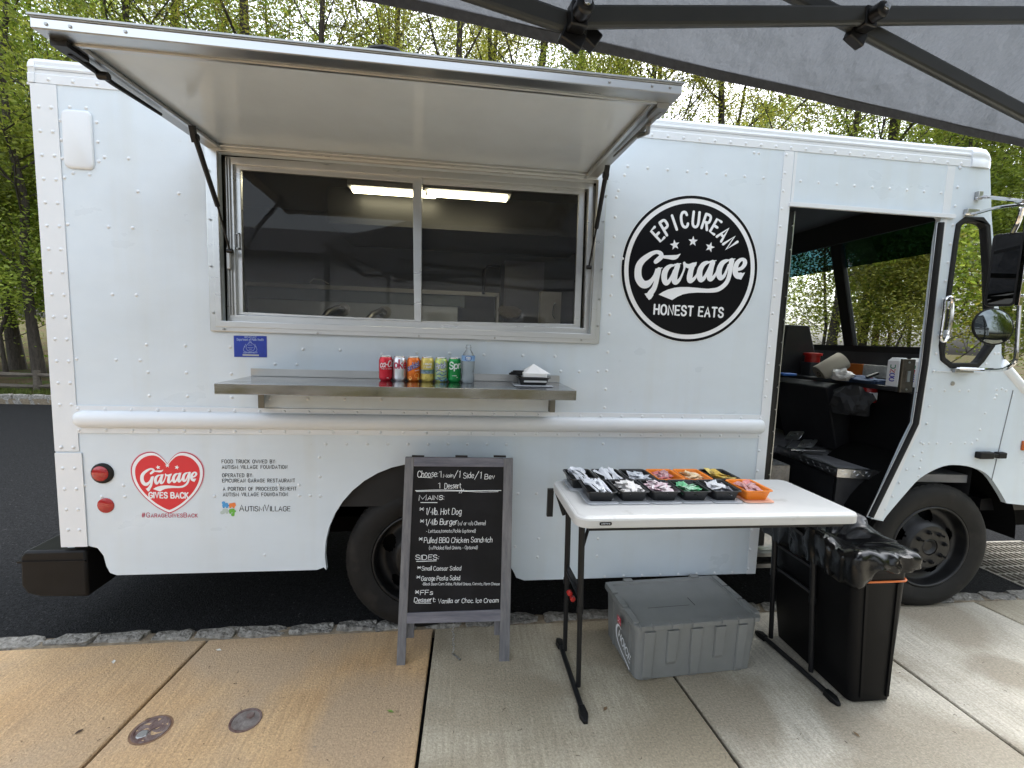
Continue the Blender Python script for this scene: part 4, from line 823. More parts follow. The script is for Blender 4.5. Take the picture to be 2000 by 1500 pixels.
# cab interior
fz = .85; FLM = mat('cab_floor_mat', (.15, .15, .155), .6, var=.2, vscale=6, bump=.3, bscale=200, bdist=.002)
flr = [(2.43, 2.60), (2.80, 2.50), (3.24, 2.47), (3.24, 4.45), (1.80, 4.45), (1.80, 3.22), (2.47, 3.22)]
MB().poly(flr, [], (Vector((0, 0, fz)), Vector((1,0,0)), Vector((0,1,0)), Vector((0,0,1))), .05).obj('cab_floor', FLM, TR, smooth=False)
DP = mat('diamond_plate', (.55, .55, .55), .28, 1.0, var=.2, vscale=9)
def dplate(name, o, u, v, wd, ht, par, m=DP, st=.034):
    """a steel sheet with raised lozenges"""
    o, u, v = Vector(o), Vector(u).normalized(), Vector(v).normalized(); n = u.cross(v); q = MB()
    q.add([o, o+u*wd, o+u*wd+v*ht, o+v*ht], [(0, 1, 2, 3)]); i = 0; yy = st*.5
    while yy < ht-.005:
        xx = st*.5*(1 + i % 2)*.9
        while xx < wd-.008:
            c = o+u*xx+v*yy; t = (u+v).normalized() if (i + int(xx/st)) % 2 else (u*-1+v).normalized(); b = n.cross(t)
            q.add([c-t*.011, c-b*.004, c+t*.011, c+b*.004, c-t*.006+n*.0022, c+t*.006+n*.0022], [(0, 1, 5, 4), (1, 2, 5), (2, 3, 4, 5), (3, 0, 4)]); xx += st
        yy += st*.55; i += 1
    return q.obj(name, m, par, smooth=False, fix=False)
ed = MB(); ed.loft([[(x, y, fz+.004), (x, y, fz-.05), (x+.03, y+.03, fz-.05), (x+.03, y+.03, fz+.004)] for x, y in ((2.47, 3.22), (2.425, 2.595), (2.80, 2.493))]); ed.obj('floor_edge_trim', DP, TR, smooth=False)
dplate('edge_tread', (2.425, 2.594, fz-.045), (.375, -.101, 0), (0, 0, 1), .38, .045, TR); dplate('edge_tread', (2.469, 3.22, fz-.045), (-.044, -.625, 0), (0, 0, 1), .62, .045, TR)
MB().poly([(0, .40), (.37, .40), (.37, fz-.05), (0, fz-.05)], [], (Vector((2.437, 2.605, 0)), Vector((1, -.27, 0)).normalized(), Vector((0, 0, 1)), Vector((-.27, -1, 0)).normalized()), .02).obj('floor_riser', DARK2, TR, smooth=False)
MB().box((2.45, 2.64, .40), (2.47, 3.22, fz-.05)).obj('well_side', DARK2, TR, smooth=False)
DPD = mat('dark_diamond_plate', (.14, .14, .145), .35, .9, var=.3, vscale=12)
MB().box((1.79, 2.53, .42), (2.04, 3.2, .895)).obj('battery_box', DPD, TR, smooth=False)
dplate('box_face_tread', (1.79, 2.528, .42), (1, 0, 0), (0, 0, 1), .25, .475, TR, DPD); dplate('box_top_tread', (1.79, 2.53, .897), (1, 0, 0), (0, 1, 0), .25, .66, TR, DPD); dplate('box_side_tread', (2.042, 2.53, .42), (0, 1, 0), (0, 0, 1), .66, .475, TR, DPD)
q = MB(); q.box((1.79, 2.44, .36), (2.45, 3.2, .40)); q.box((1.79, 2.415, .375), (2.45, 2.44, .395)); q.box((1.79, 2.42, .30), (2.45, 2.445, .325)); q.obj('entry_step', ALU2, TR, smooth=False)
dplate('step_tread', (1.79, 2.44, .402), (1, 0, 0), (0, 1, 0), .66, .6, TR); dplate('step_riser', (1.785, 2.47, .40), (1, 0, 0), (0, 0, 1), .20, .14, TR)
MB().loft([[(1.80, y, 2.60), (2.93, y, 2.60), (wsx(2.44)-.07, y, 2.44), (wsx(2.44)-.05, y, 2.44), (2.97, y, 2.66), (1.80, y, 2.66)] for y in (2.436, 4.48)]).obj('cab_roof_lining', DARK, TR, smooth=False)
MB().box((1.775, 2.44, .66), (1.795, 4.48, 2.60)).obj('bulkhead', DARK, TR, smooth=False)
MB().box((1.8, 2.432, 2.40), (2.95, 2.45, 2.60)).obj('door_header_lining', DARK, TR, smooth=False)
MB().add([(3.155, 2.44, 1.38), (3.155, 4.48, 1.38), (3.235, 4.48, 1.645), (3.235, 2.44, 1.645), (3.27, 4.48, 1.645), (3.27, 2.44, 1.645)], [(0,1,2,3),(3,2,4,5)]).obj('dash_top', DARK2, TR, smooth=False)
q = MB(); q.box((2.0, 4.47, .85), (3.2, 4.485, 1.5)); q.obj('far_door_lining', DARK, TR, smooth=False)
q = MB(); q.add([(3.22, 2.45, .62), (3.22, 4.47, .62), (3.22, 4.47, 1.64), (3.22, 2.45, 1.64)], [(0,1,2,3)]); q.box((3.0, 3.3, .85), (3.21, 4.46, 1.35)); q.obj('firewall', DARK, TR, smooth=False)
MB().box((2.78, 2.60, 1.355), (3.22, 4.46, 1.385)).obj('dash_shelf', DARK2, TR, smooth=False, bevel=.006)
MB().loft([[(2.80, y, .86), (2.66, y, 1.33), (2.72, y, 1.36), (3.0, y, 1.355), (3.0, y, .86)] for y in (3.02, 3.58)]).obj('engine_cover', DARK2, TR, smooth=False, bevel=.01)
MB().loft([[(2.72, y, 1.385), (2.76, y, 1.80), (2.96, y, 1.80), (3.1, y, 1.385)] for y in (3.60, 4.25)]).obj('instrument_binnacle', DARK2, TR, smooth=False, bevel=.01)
MB().box((2.86, 2.56, .95), (3.18, 3.0, 1.35)).obj('heater_box', BLACK, TR, smooth=False, bevel=.01)
q = MB(); q.lathe([(.0, 0), (.06, .005), (.06, .02), (.02, .03)], (2.5, 3.92, 1.50), (-.4, 0, .9), 16); tor = []
for k in range(33): t = 2*PI*k/32; tor.append(Vector((2.5, 3.92, 1.5)) + Vector((.9, 0, .4))*.20*math.cos(t) + Vector((0, 1, 0))*.20*math.sin(t))
q.tube(tor, .014, 8, caps=False); q.tube([(2.5, 3.92, 1.5), (2.72, 3.92, 1.1)], .03, 8); q.obj('steering_wheel', BLACK, TR)
q = MB(); q.loft([ring(rrect(.46, .46, .06, 4, 2.2, 3.9), z) for z in (1.12, 1.22)]); q.loft([[(2.0+a, 3.9+b, z_) for a, b, z_ in ((0, -.2, 1.2), (0, .2, 1.2), (-.08, .2, 1.75), (-.08, -.2, 1.75))], [(2.08+a, 3.9+b, z_) for a, b, z_ in ((0, -.2, 1.2), (0, .2, 1.2), (-.08, .2, 1.75), (-.08, -.2, 1.75))]]); q.tube([(2.2, 3.9, .85), (2.2, 3.9, 1.12)], .06, 10); q.obj('driver_seat', DARK2, TR, angle=40)
for px, py, zz in ((1551, 850, .98), (1577, 866, .93)):
    d = ray(px, py); p = CAM + d*((zz-CAM.z)/d.z); u = Vector((.4, -.7, .15)).normalized(); v = Vector((.5, .1, .6)).normalized(); n_ = u.cross(v)
    q = MB(); q.poly(rrect(.10, .075, .01, 2), [rrect(.012, .012, .005, 2, -.025, 0), rrect(.012, .012, .005, 2, .02, .01)], (p, u, v, n_), .006); q.bar(p-n_*.005, p+Vector((-.02, .05, -.10)), .02, .01); q.obj('pedal', ALU, TR, smooth=False)
p = at_z(1580, 880, .88); MB().bar(p+Vector((-.12, .04, .0)), p+Vector((.10, -.02, .01)), .05, .01).obj('step_pad', ALU2, TR)
# sliding door in its pocket, door edge rubber
q = MB().box((1.80, 2.455, .42), (1.855, 2.475, 2.37)).obj('sliding_door_edge', BLACKM, TR, smooth=False, bevel=.004)
MB().box((1.856, 2.452, .42), (1.861, 2.478, 2.37)).obj('door_edge_strip', ALU, TR, smooth=False)
q = MB()
for k in range(14): q.lathe([(.005, 0), (.004, .003), (0, .004)], (1.853, 2.455, .6+k*.13), (0, -1, 0), 8)
q.obj('door_edge_screws', ALU, TR)['kind'] = 'stuff'
path = [at_y(px, py, 2.41) for px, py in ((1834,436),(1827,500),(1803,710),(1785,826),(1765,868),(1697,1008))]
MB().tube([p+Vector((-.001, -.012, 0)) for p in path], .016, 8).obj('door_rubber', RUBBER, TR); MB().tube([p+Vector((-.020, -.006, 0)) for p in path], .0035, 6).obj('door_bright_strip', ALU, TR)
a, b = at_y(1762, 701, 2.48), at_y(1789, 767, 2.48); lp_ = MB().box((a.x, 2.47, b.z), (a.x+.085, 2.49, a.z)).obj('door_latch_plate', mat('bronze_latch', (.10, .085, .065), .4, .8, var=.3, vscale=20), TR, smooth=False, bevel=.004)
q = MB(); q.box((a.x+.03, 2.462, (a.z+b.z)/2-.035), (a.x+.05, 2.47, (a.z+b.z)/2+.03)); q.lathe([(.006, 0), (.006, .004)], (a.x+.04, 2.47, a.z-.02), (0, -1, 0), 8); q.lathe([(.006, 0), (.006, .004)], (a.x+.04, 2.47, b.z+.02), (0, -1, 0), 8); q.obj('latch_bolt', ALU2, lp_)
# quarter window
qo = MB().poly(qwin, [inset(qwin, .030)], FR, .030, .010).obj('quarter_window', RUBBER, TR, smooth=False, bevel=.006)
MB().poly(inset(qwin, .024), [], (FR[0]+Vector((0, .012, 0)),)+FR[1:], 0).obj('pane', glass('tinted_glass', (.045, .085, .06), 1.45), qo, smooth=False)
# grab handle
h = [at_y(*p) for p in ((1846,588,2.36),(1853,580,2.355),(1860,586,2.355),(1859,620,2.35),(1852,655,2.355),(1846,666,2.355),(1840,664,2.36),(1838,655,2.36),(1843,620,2.36),(1846,588,2.36))]
q = MB(); q.tube([Vector(p) for p in crom([tuple(p) for p in h], 3)], .009, 8, caps=False); q.obj('grab_handle', CHROME, TR)
q = MB()
for px, py in ((1843, 597), (1840, 652)): c = s(px, py); q.box((c[0]-.02, SIDE-.045, c[1]-.022), (c[0]+.012, SIDE, c[1]+.022))
q.obj('handle_mount', CHROME, TR, bevel=.004)
# mirror arms and mirrors
ma = MB(); T_ = lambda P, r: ma.tube([Vector(p) for p in crom([tuple(at_y(*p)) for p in P], 3)], r, 8)
T_(((1906,388,2.39),(1925,385,2.36),(1960,388,2.2),(2000,393,2.05)), .010); T_(((1884,418,2.39),(1905,417,2.36),(1950,405,2.2),(2010,398,2.05)), .009)
T_(((1868,720,2.39),(1925,722,2.3),(1955,722,2.18),(1972,716,2.12),(1984,700,2.1),(1988,650,2.1),(1996,530,2.1),(2006,420,2.06)), .010); T_(((1997,405,2.06),(1990,430,2.08),(1978,455,2.1)), .011)
ma.obj('mirror_arm', CHROME, TR)
q = MB()
for px0, py0, px1, py1 in ((1904, 375, 1910, 392), (1882, 409, 1904, 420), (1858, 719, 1893, 728)): a, b = s(px0, py0), s(px1, py1); q.box((a[0], SIDE-.025, b[1]), (b[0], SIDE, a[1]))
q.obj('mirror_mount', ALU2, TR, bevel=.002)
a, b = s(1828, 718), s(1917, 730); MB().box((a[0], SIDE-.006, b[1]+.004), (b[0], SIDE-.0005, b[1]+.010)).obj('mount_strip', WHITE2, TR)
# big mirror: turned to look back along the truck
cm = at_y(1961, 527, 2.11); v_ = Vector((.62, -.78, 0)).normalized(); n_ = Vector((-.78, -.62, 0)); hw, hh = .056, .185
fr_ = (cm, v_, Vector((0, 0, 1)), n_); qo = [(a, b) for a, b in rrect(hw*2, hh*2, .02, 3)]
mh = MB().poly(qo, [], fr_, .03, .0).obj('mirror_head', BLACK, TR, smooth=False, bevel=.004)
MB().poly(rrect(hw*2-.02, hh*2-.02, .014, 3), [], fr_, 0, .002).obj('mirror_glass', glass('mirror_dark', (.02, .03, .03), 1.8), mh, smooth=False)
q = MB(); e = cm+v_*(hw+.012); q.box((e.x-.010, e.y-.010, cm.z-hh), (e.x+.012, e.y+.012, cm.z+hh+.01))
for k in range(5): q.lathe([(.008, 0), (.008, .012)], (e.x, e.y-.010, cm.z-hh+.05+k*.075), (0, -1, 0), 8)
q.obj('mirror_edge_clamp', CHROME, mh, bevel=.002)
c = at_y(1939, 638, 2.06); ax = -AF + Vector((-.12, 0, .04)); ax.normalize()
cv = MB().lathe([(.090, -.012), (.095, -.004), (.095, .002), (.090, .004)], c, ax, 32).obj('round_mirror', BLACK, TR)
MB().lathe([(.090, .003), (.076, .009), (.062, .0135), (.047, .017), (.031, .0195), (.015, .0207), (.0005, .021)], c, ax, 40, caps=False).obj('convex_glass', mat('mirror_silver', (.16, .18, .18), .02, 1.0), cv, angle=80)
MB().tube([c-ax*.01, c+Vector((.10, .04, -.02)), c+Vector((.14, .05, .0))], .008, 8).obj('mirror_stalk', BLACKM, cv)

# ---------------------------------------------------------------- wheels
def wheel(cx, yo, lugs):
    wl = bpy.data.objects.new('wheel', None); COL.objects.link(wl); wl.parent = TR; wl.location = (cx, yo, .392); n = 72
    pr = [(.262, .012), (.268, .002), (.285, -.004), (.325, -.014), (.362, -.012), (.388, .004), (.400, .020), (.403, .030)]
    wv = []
    for y in (.045, .052, .095, .102, .15, .157, .205): wv.append((.405 if len(wv) % 2 == 0 else .394, y))
    full = pr + [(.403, .044), (.394, .046), (.394, .056), (.4035, .058), (.4035, .098), (.394, .100), (.394, .110), (.4035, .112), (.4035, .150), (.394, .152), (.394, .162), (.402, .164), (.400, .20), (.385, .222), (.32, .235), (.262, .21)]
    MB().lathe([(r, h_) for r, h_ in full], (0, 0, 0), (0, 1, 0), n, caps=False).obj('tyre', TYRE, wl, angle=32)
    q = MB()
    for k in range(56):
        t = 2*PI*k/56; c_ = Vector((.396*math.cos(t), .022, .396*math.sin(t))); d_ = Vector((math.cos(t), 0, math.sin(t))); tt = Vector((-math.sin(t), 0, math.cos(t)))
        q.add([c_+tt*a*.014+d_*b*.0115+Vector((0, c, 0)) for a in (-1, 1) for b, c in ((-.9, -.012), (.7, .0), (.7, .022), (-.9, .022))], [(0,1,2,3),(7,6,5,4),(0,4,5,1),(1,5,6,2)])
    q.obj('tread_lugs', TYRE, wl, smooth=False)['kind'] = 'stuff'
    # pressed steel disc with hand holes
    prof = [(.264, .004), (.258, -.002), (.250, .004), (.246, .030), (.240, .060), (.228, .072), (.208, .076), (.192, .070), (.170, .050), (.150, .022), (.138, .010), (.128, .006), (.060, .006), (.056, .010), (.056, .04)]
    prof = crom(prof, 3); rg = []; N = 160; q = MB()
    for r_, h_ in prof: rg.append([Vector((r_*math.cos(2*PI*k/N), h_, r_*math.sin(2*PI*k/N))) for k in range(N)])
    vs = [p for g_ in rg for p in g_]; fs = []
    for i in range(len(prof)-1):
        for k in range(N):
            a_ = ((k+.5)/N*5 + .30) % 1.0; rm = (prof[i][0]+prof[i+1][0])/2; hole = prof[i][0] < .235 and ((a_-.5)/.21)**2 + ((rm-.193)/.034)**2 < 1
            if not hole: fs.append((i*N+k, i*N+(k+1) % N, (i+1)*N+(k+1) % N, (i+1)*N+k))
    q.add(vs, fs).obj('rim', RIM, wl, angle=50)
    MB().lathe([(.06, .06), (.055, .012), (.045, .006), (.030, .02), (.0, .022)], (0, 0, 0), (0, 1, 0), 24).obj('hub', RIM, wl)
    MB().lathe([(.24, .11), (.24, .12), (.0, .12)], (0, 0, 0), (0, 1, 0), 32).obj('brake_drum', UNDER, wl)
    for k in range(8):
        t = 2*PI*k/8+.2; q = MB(); c_ = (.098*math.cos(t), .006, .098*math.sin(t)); q.lathe([(.015, 0), (.013, .018), (.007, .018), (.007, .040 if k % 2 else .026)], c_, (0, -1, 0), 6); q.obj('lug_nut', RIM, wl, smooth=False)
    return wl
wf_ = wheel(2.985, 2.44, 8); wf_.rotation_euler = (0, 0, R(-2)); wheel(-.165, 2.44, 8)
wi = MB().lathe([(.25, 0), (.39, .01), (.40, .2), (.26, .22)], (-.165, 2.70, .392), (0, 1, 0), 40).obj('inner_tyre', TYRE, TR)
for cx in (-.165, 2.985): MB().lathe([(.25, 0), (.39, .01), (.40, .2), (.26, .22)], (cx, 4.24, .392), (0, 1, 0), 40).obj('far_tyre', TYRE, TR)
# ---------------------------------------------------------------- lettering and emblems on the truck
def part_empty(name, par, label=None):
    o = bpy.data.objects.new(name, None); COL.objects.link(o); o.parent = par
    if label: o['label'] = label
    return o
def star(mb, cx, cy, r, rot, fr, off):
    P = [(cx+(r if k % 2 == 0 else r*.42)*math.sin(rot+k*PI/5), cy+(r if k % 2 == 0 else r*.42)*math.cos(rot+k*PI/5)) for k in range(10)]
    mb.poly(P, [], fr, 0, off)
GW = dict(
 st=[[(418,262,34),(465,222,38),(508,178,38),(500,128,34),(440,103,28),(370,122,32),(300,165,40),(205,240,48),(146,330,54),(130,440,57),(145,540,60),(205,622,60),(275,628,56),(345,575,36),(395,500,26),(420,430,20),(427,385,14)],
     [(472,388,36),(452,450,43),(436,530,40),(418,620,38),(388,700,41),(340,765,46),(300,812,40)],[(422,386,10),(470,378,14),(522,360,7)],
     [(545,182,22),(620,186,28),(700,192,36),(755,182,30),(795,155,14),(818,135,4)],
     [(715,320,14),(660,328,26),(605,368,38),(568,430,46),(556,510,46),(568,580,44),(595,608,38),(640,570,28),(685,480,18),(712,400,13)],
     [(775,325,42),(752,400,42),(732,480,44),(722,560,46),(745,592,42),(800,560,24),(848,470,16),(882,380,16),(890,320,22),(884,282,22)],[(720,308,10),(780,302,12),(828,292,6)],
     [(895,310,24),(960,335,34),(1040,310,36),(1078,275,9)],[(1012,330,44),(992,400,42),(975,480,46),(968,545,44),(985,572,38),(1040,540,26),(1085,480,18),(1100,430,12)],
     [(1290,270,14),(1240,278,28),(1185,315,38),(1142,390,44),(1130,470,46),(1138,530,44),(1160,556,38),(1210,520,28),(1255,430,18),(1288,350,13)],
     [(1345,275,42),(1325,340,42),(1306,430,44),(1292,510,44),(1312,542,38),(1360,510,26),(1400,450,18),(1415,400,12)],[(1300,258,10),(1360,252,12),(1404,242,5)],
     [(1600,238,14),(1560,248,26),(1502,285,38),(1460,360,44),(1446,440,46),(1455,500,44),(1480,526,36),(1530,490,26),(1572,400,18),(1602,310,13)],
     [(1655,245,42),(1640,330,38),(1625,430,34),(1602,530,34),(1562,610,34),(1492,676,34),(1410,718,34),(1300,731,32)],[(1610,232,10),(1665,226,12),(1712,214,5)],
     [(1760,385,24),(1820,362,28),(1866,300,34),(1866,250,34),(1832,222,24),(1782,242,30),(1735,300,38),(1712,390,42),(1718,450,44),(1755,492,46),(1800,480,42)]],
 fill=[[(465,795),(540,748),(620,712),(720,685),(820,673),(950,673),(1100,686),(1250,700),(1320,700),(1320,764),(1250,765),(1100,762),(960,772),(860,792),(770,830),(685,885)],
       [(1735,470),(1872,435),(1808,553),(1750,538),(1705,505)],[(255,775),(235,782),(308,884),(345,862),(385,800),(360,760)]])
def garage(mb, fr, M_, off):
    for k, st in enumerate(GW['st']): mb.stroke([M_(x, y) + (M_(x+r, y)[0]-M_(x, y)[0],) for x, y, r in st], fr, 0, off=off+.0001*(k % 5))
    for k, f in enumerate(GW['fill']): mb.poly([M_(x, y) for x, y in f], [], fr, 0, off+.0004+.0001*k)
# round sign
LG = part_empty('round_sign', TR, 'round black sign with white lettering')
c0 = (1.2405, 2.010); RR_ = .3875
circ = lambda r, n=96: [(c0[0]+r*math.cos(2*PI*k/n), c0[1]+r*math.sin(2*PI*k/n)) for k in range(n)]
MB().poly(circ(RR_), [], FR, .001, .0015).obj('white_edge', INKW, LG, smooth=False)
MB().poly(circ(RR_*.994), [circ(RR_*.955)], FR, 0, .0022).obj('black_ring', INKB, LG, smooth=False)
MB().poly(circ(RR_*.894), [], FR, 0, .0022).obj('black_disc', INKB, LG, smooth=False)
q = MB(); garage(q, FR, lambda x, y: s(1230+x/8.3333, 480+y/8.3333), .0026); q.obj('script_word', INKW, LG, smooth=False, fix=False)
q = MB()
for px, py, rt in ((1317.5,478.5,-.22), (1353,471.5,0), (1386,483,.25)): a = s(px, py); star(q, a[0], a[1], .028, rt, FR, .0028)
q.obj('stars', INKW, LG, smooth=False)['kind'] = 'stuff'
q = MB(); word = 'EPICUREAN'; angs = [-48.5, -36.3, -24.5, -12, 2, 15.4, 28, 41, 54.5]; rb = .226
for ch, a in zip(word, angs):
    S_, w_ = glyph(ch); a = R(a); er = Vector((math.sin(a), math.cos(a))); et = Vector((math.cos(a), -math.sin(a))); k = .076/6; C_ = Vector(c0)+er*rb
    for st in S_: q.stroke([tuple(C_ + et*(x-w_/2)*k*.70 + er*y*k) for x, y in st], FR, .0072, off=.0027, spline=False)
wr(q, 'HONEST EATS', 1277, 613, 1411, 619.5, 18, .0050, gap=1.9, space=3.2, off=.0027)
q.obj('lettering', INKW, LG, smooth=False, fix=False)
# heart
HE = part_empty('heart_sign', TR, 'red heart sign with white script')
hc_ = s(329, 943)
def heart(k):
    w_, h = .168*k, .158*k; o = []
    prof_ = [(0,.62),(.12,.80),(.30,.97),(.52,1.0),(.78,.88),(.97,.60),(1.0,.28),(.92,-.05),(.72,-.40),(.42,-.73),(.15,-.93),(0,-1.0)]
    right = crom([(x*w_, z*h) for x, z in prof_], 4); return [(hc_[0]+x, hc_[1]+z) for x, z in right] + [(hc_[0]-x, hc_[1]+z) for x, z in right[-2:0:-1]]
MB().poly(heart(1.0), [], FR, .0008, .0012).obj('pink_edge', mat('decal_pink', (.72, .45, .50), .4), HE, smooth=False)
MB().poly(heart(.985), [], FR, 0, .0016).obj('crimson_outline', INKD, HE, smooth=False)
MB().poly(heart(.955), [], FR, 0, .0019).obj('white_outline', INKW, HE, smooth=False)
MB().poly(heart(.875), [], FR, 0, .0022).obj('red_field', INKR, HE, smooth=False)
q = MB(); A, B = s(273.5, 914), s(386.5, 958); bx = lambda x, y: (A[0] + (x-75)/1820*(B[0]-A[0]), A[1] + (y-78)/800*(B[1]-A[1])*1.02)
garage(q, FR, bx, .0026)
for px, py, rt in ((309.5,912.5,-.2), (327.5,909,0), (346,912.5,.22)): a = s(px, py); star(q, a[0], a[1], .0115, rt, FR, .0028)
wr(q, 'GIVES BACK', 292, 972, 368, 972.5, 10.5, .0032, off=.0027, gap=1.8); q.obj('lettering', INKW, HE, smooth=False, fix=False)
q = MB(); wr(q, '#GarageGivesBack', 277, 1010, 385, 1010, 8.5, .0016, small=.78, gap=2.0); q.obj('hashtag', INKD, HE, smooth=False, fix=False)
OW = part_empty('owner_lettering', TR, 'small black capitals naming owner and operator')
for t, x0, y0, x1, y1 in (('FOOD TRUCK OWNED BY:',433.5,904.5,539,904.5),('AUTISM VILLAGE FOUNDATION',434,915.5,561,915),('OPERATED BY:',434.5,931.5,494,931.5),('EPICUREAN GARAGE RESTAURANT',434.5,942,576,941.5),('A PORTION OF PROCEEDS BENEFIT',436,958,579,957.5),('AUTISM VILLAGE FOUNDATION',436,969,562,968.5)):
    q = MB(); wr(q, t, x0, y0, x1, y1, 6.6, .00130, gap=2.2, space=4); q.obj('line_of_text', INKB, OW, smooth=False, fix=False)
AV = part_empty('puzzle_logo', TR, 'four coloured puzzle pieces beside thin black lettering')
for nm, cl, bx_, hd_ in (('blue_piece',(.06,.30,.62),(434,982,446,992),(437,982)),('orange_piece',(.75,.20,.05),(447,982,459,992),(457,984.5)),('green_piece',(.13,.42,.06),(447,993,459,1003),(455,1005)),('grey_piece',(.42,.50,.48),(434,993,446,1003),(434,1001))):
    a, b = s(bx_[0], bx_[1]), s(bx_[2], bx_[3]); q = MB(); w_, h_ = b[0]-a[0], a[1]-b[1]; P = []
    q.poly([(a[0]+u, b[1]+v) for u, v in ((w_*.1, 0), (w_*.4, 0), (w_*.4, h_*.22), (w_*.62, h_*.22), (w_*.62, 0), (w_*.95, 0), (w_, h_*.3), (w_*1.18, h_*.35), (w_*1.18, h_*.6), (w_, h_*.65), (w_*.9, h_), (w_*.1, h_*.9), (0, h_*.5))], [], FR, 0, .0014)
    c = s(*hd_); q.poly([(c[0]+.0085*math.cos(t), c[1]+.0085*math.sin(t)) for t in (2*PI*k/14 for k in range(14))], [], FR, 0, .0018); q.obj(nm, mat('decal_'+nm, cl, .35), AV, smooth=False)
q = MB(); wr(q, 'AutismVillage', 468, 998, 566, 998, 12, .0016, small=.76, gap=1.5); q.obj('lettering', INKB, AV, smooth=False, fix=False)
# health department sticker
HS = part_empty('health_sticker', TR, 'blue inspection sticker with a pale crest')
c4 = [s(*p) for p in ((457.5,697),(521.5,698),(521,656.5),(456.5,655.5))]; MB().poly(c4, [], FR, .0006, .0012).obj('blue_field', mat('sticker_blue', (.012, .04, .34), .25, var=.15, vscale=30), HS, smooth=False)
q = MB(); wr(q, 'DEPARTMENT', 478, 659.5, 501, 660, 2.6, .0009); wr(q, 'Department of Public Health', 463, 665, 515, 665.5, 4.2, .0009); wr(q, 'DEPARTMENT', 476, 690, 503, 690, 2.4, .0008)
for pts in (((489,669),(483,673),(481,679),(485,685),(494,685),(498,679),(496,673),(489,669)), ((478,676),(476,684),(483,688),(496,688),(502,684),(500,676)), ((485,674),(493,674)), ((484,679),(495,679)), ((487,682),(492,682)), ((486,669),(489,667),(492,669)), ((480,672),(478,678)), ((498,672),(500,678))):
    q.stroke([s(*p) for p in pts], FR, .0010, off=.0016)
q.obj('crest_and_text', mat('sticker_pale', (.30, .38, .60), .4), HS, smooth=False, fix=False)
a, b = s(474, 691.5), s(506, 695.5); MB().poly([(a[0], b[1]), (b[0], b[1]), (b[0], a[1]), (a[0], a[1])], [], FR, 0, .0016).obj('date_label', mat('sticker_tan', (.40, .42, .40), .5), HS, smooth=False)

# ---------------------------------------------------------------- drinks on the shelf
CAN = [(.0, .006), (.021, .004), (.0245, .0), (.027, .003), (.0325, .012), (.0333, .018), (.0333, .100), (.031, .107), (.0275, .114), (.0268, .116)]
def wrap(mb, r):
    mb.v = [((r-y)*math.sin(x/r), -(r-y)*math.cos(x/r), z) for x, y, z in mb.v]; return mb
CF = (Vector((0,0,0)), Vector((1,0,0)), Vector((0,0,1)), Vector((0,-1,0)))
CANALU = mat('can_aluminium', (.72, .72, .73), .25, 1.0)
def can(name, px, label, bodymat, dress, turn=0.0, y=2.315):
    p = at_y(px, 741, y); t = thing(name, label, 'drink can', (p.x, y, SZ+.0005), 'drink cans in a row on the steel shelf'); t.rotation_euler = (0, 0, turn)
    MB().lathe(CAN, n=32, caps=False).obj('body', bodymat, t, angle=70)
    MB().lathe([(.0268, .1155), (.0275, .1175), (.0270, .1215), (.0262, .1215), (.0258, .116), (.0, .116)], n=32, caps=False).obj('rim', CANALU, t, angle=50)
    dress(t); return t
def ctext(t, name, m, items, polys=()):
    q = MB()
    for tx, x0, z0, x1, z1, h, r, kw in items: write(q, tx, (x0, z0), (x1, z1), h, r, CF, off=.0004, **kw)
    for P in polys: q.poly(P, [], CF, 0, .0004)
    wrap(q, .0333).obj(name, m, t, smooth=False, fix=False)
def band(t, name, z0, z1, m, off=.0002): MB().lathe([(.0333+off, z0), (.0333+off, z1)], n=32, caps=False).obj(name, m, t)
def blob(x, z, r, n=12, k=1): return [(x+r*math.cos(2*PI*i/n)*k, z+r*math.sin(2*PI*i/n)) for i in range(n)]
FRW = mat('can_white_ink', (.80, .80, .80), .3)
K1 = can('drink_can', 753.6, 'red cola can with white script, leftmost of the cans on the steel shelf', mat('can_red', (.62, .012, .03), .25, .3), lambda t: ctext(t, 'script', FRW, [('ca-Co', -.034, .066, .034, .072, .028, .0021, dict(slant=.25, gap=.8)), ('ORIGINAL TASTE', -.026, .058, .026, .058, .0028, .0005, {}), ('355 mL', -.010, .014, .010, .014, .004, .0006, {})], [[(-.030,.066),(-.008,.058),(-.016,.056),(-.032,.064)]]), .25)
K2 = can('drink_can', 780.5, 'silver diet cola can with big red letters, between the red and orange cans', mat('can_silver', (.66, .67, .70), .28, .75), lambda t: ctext(t, 'lettering', mat('can_red_ink', (.50, .01, .06), .3), [('oke', -.030, .064, .034, .064, .038, .0036, dict(gap=1.1))]), .2)
def d3(t):
    ctext(t, 'lettering', mat('can_navy_ink', (.03, .05, .28), .3), [('sunkist', -.034, .050, .030, .078, .026, .0030, dict(slant=.2, gap=.9))])
    ctext(t, 'highlight', FRW, [('sunkist', -.033, .052, .031, .080, .026, .0011, dict(slant=.2, gap=.9)), ('ORANGE', .004, .052, .026, .056, .003, .0005, {})])
    ctext(t, 'orange_slice', mat('can_pale_orange', (.85, .50, .12), .3), [], [blob(.014, .030, .012), blob(-.02, .016, .009), blob(.024, .014, .007)])
K3 = can('drink_can', 807.8, 'orange soda can with slanted blue lettering and orange slices', mat('can_orange', (.78, .17, .015), .25, .3, var=.3, vscale=40), d3, .15)
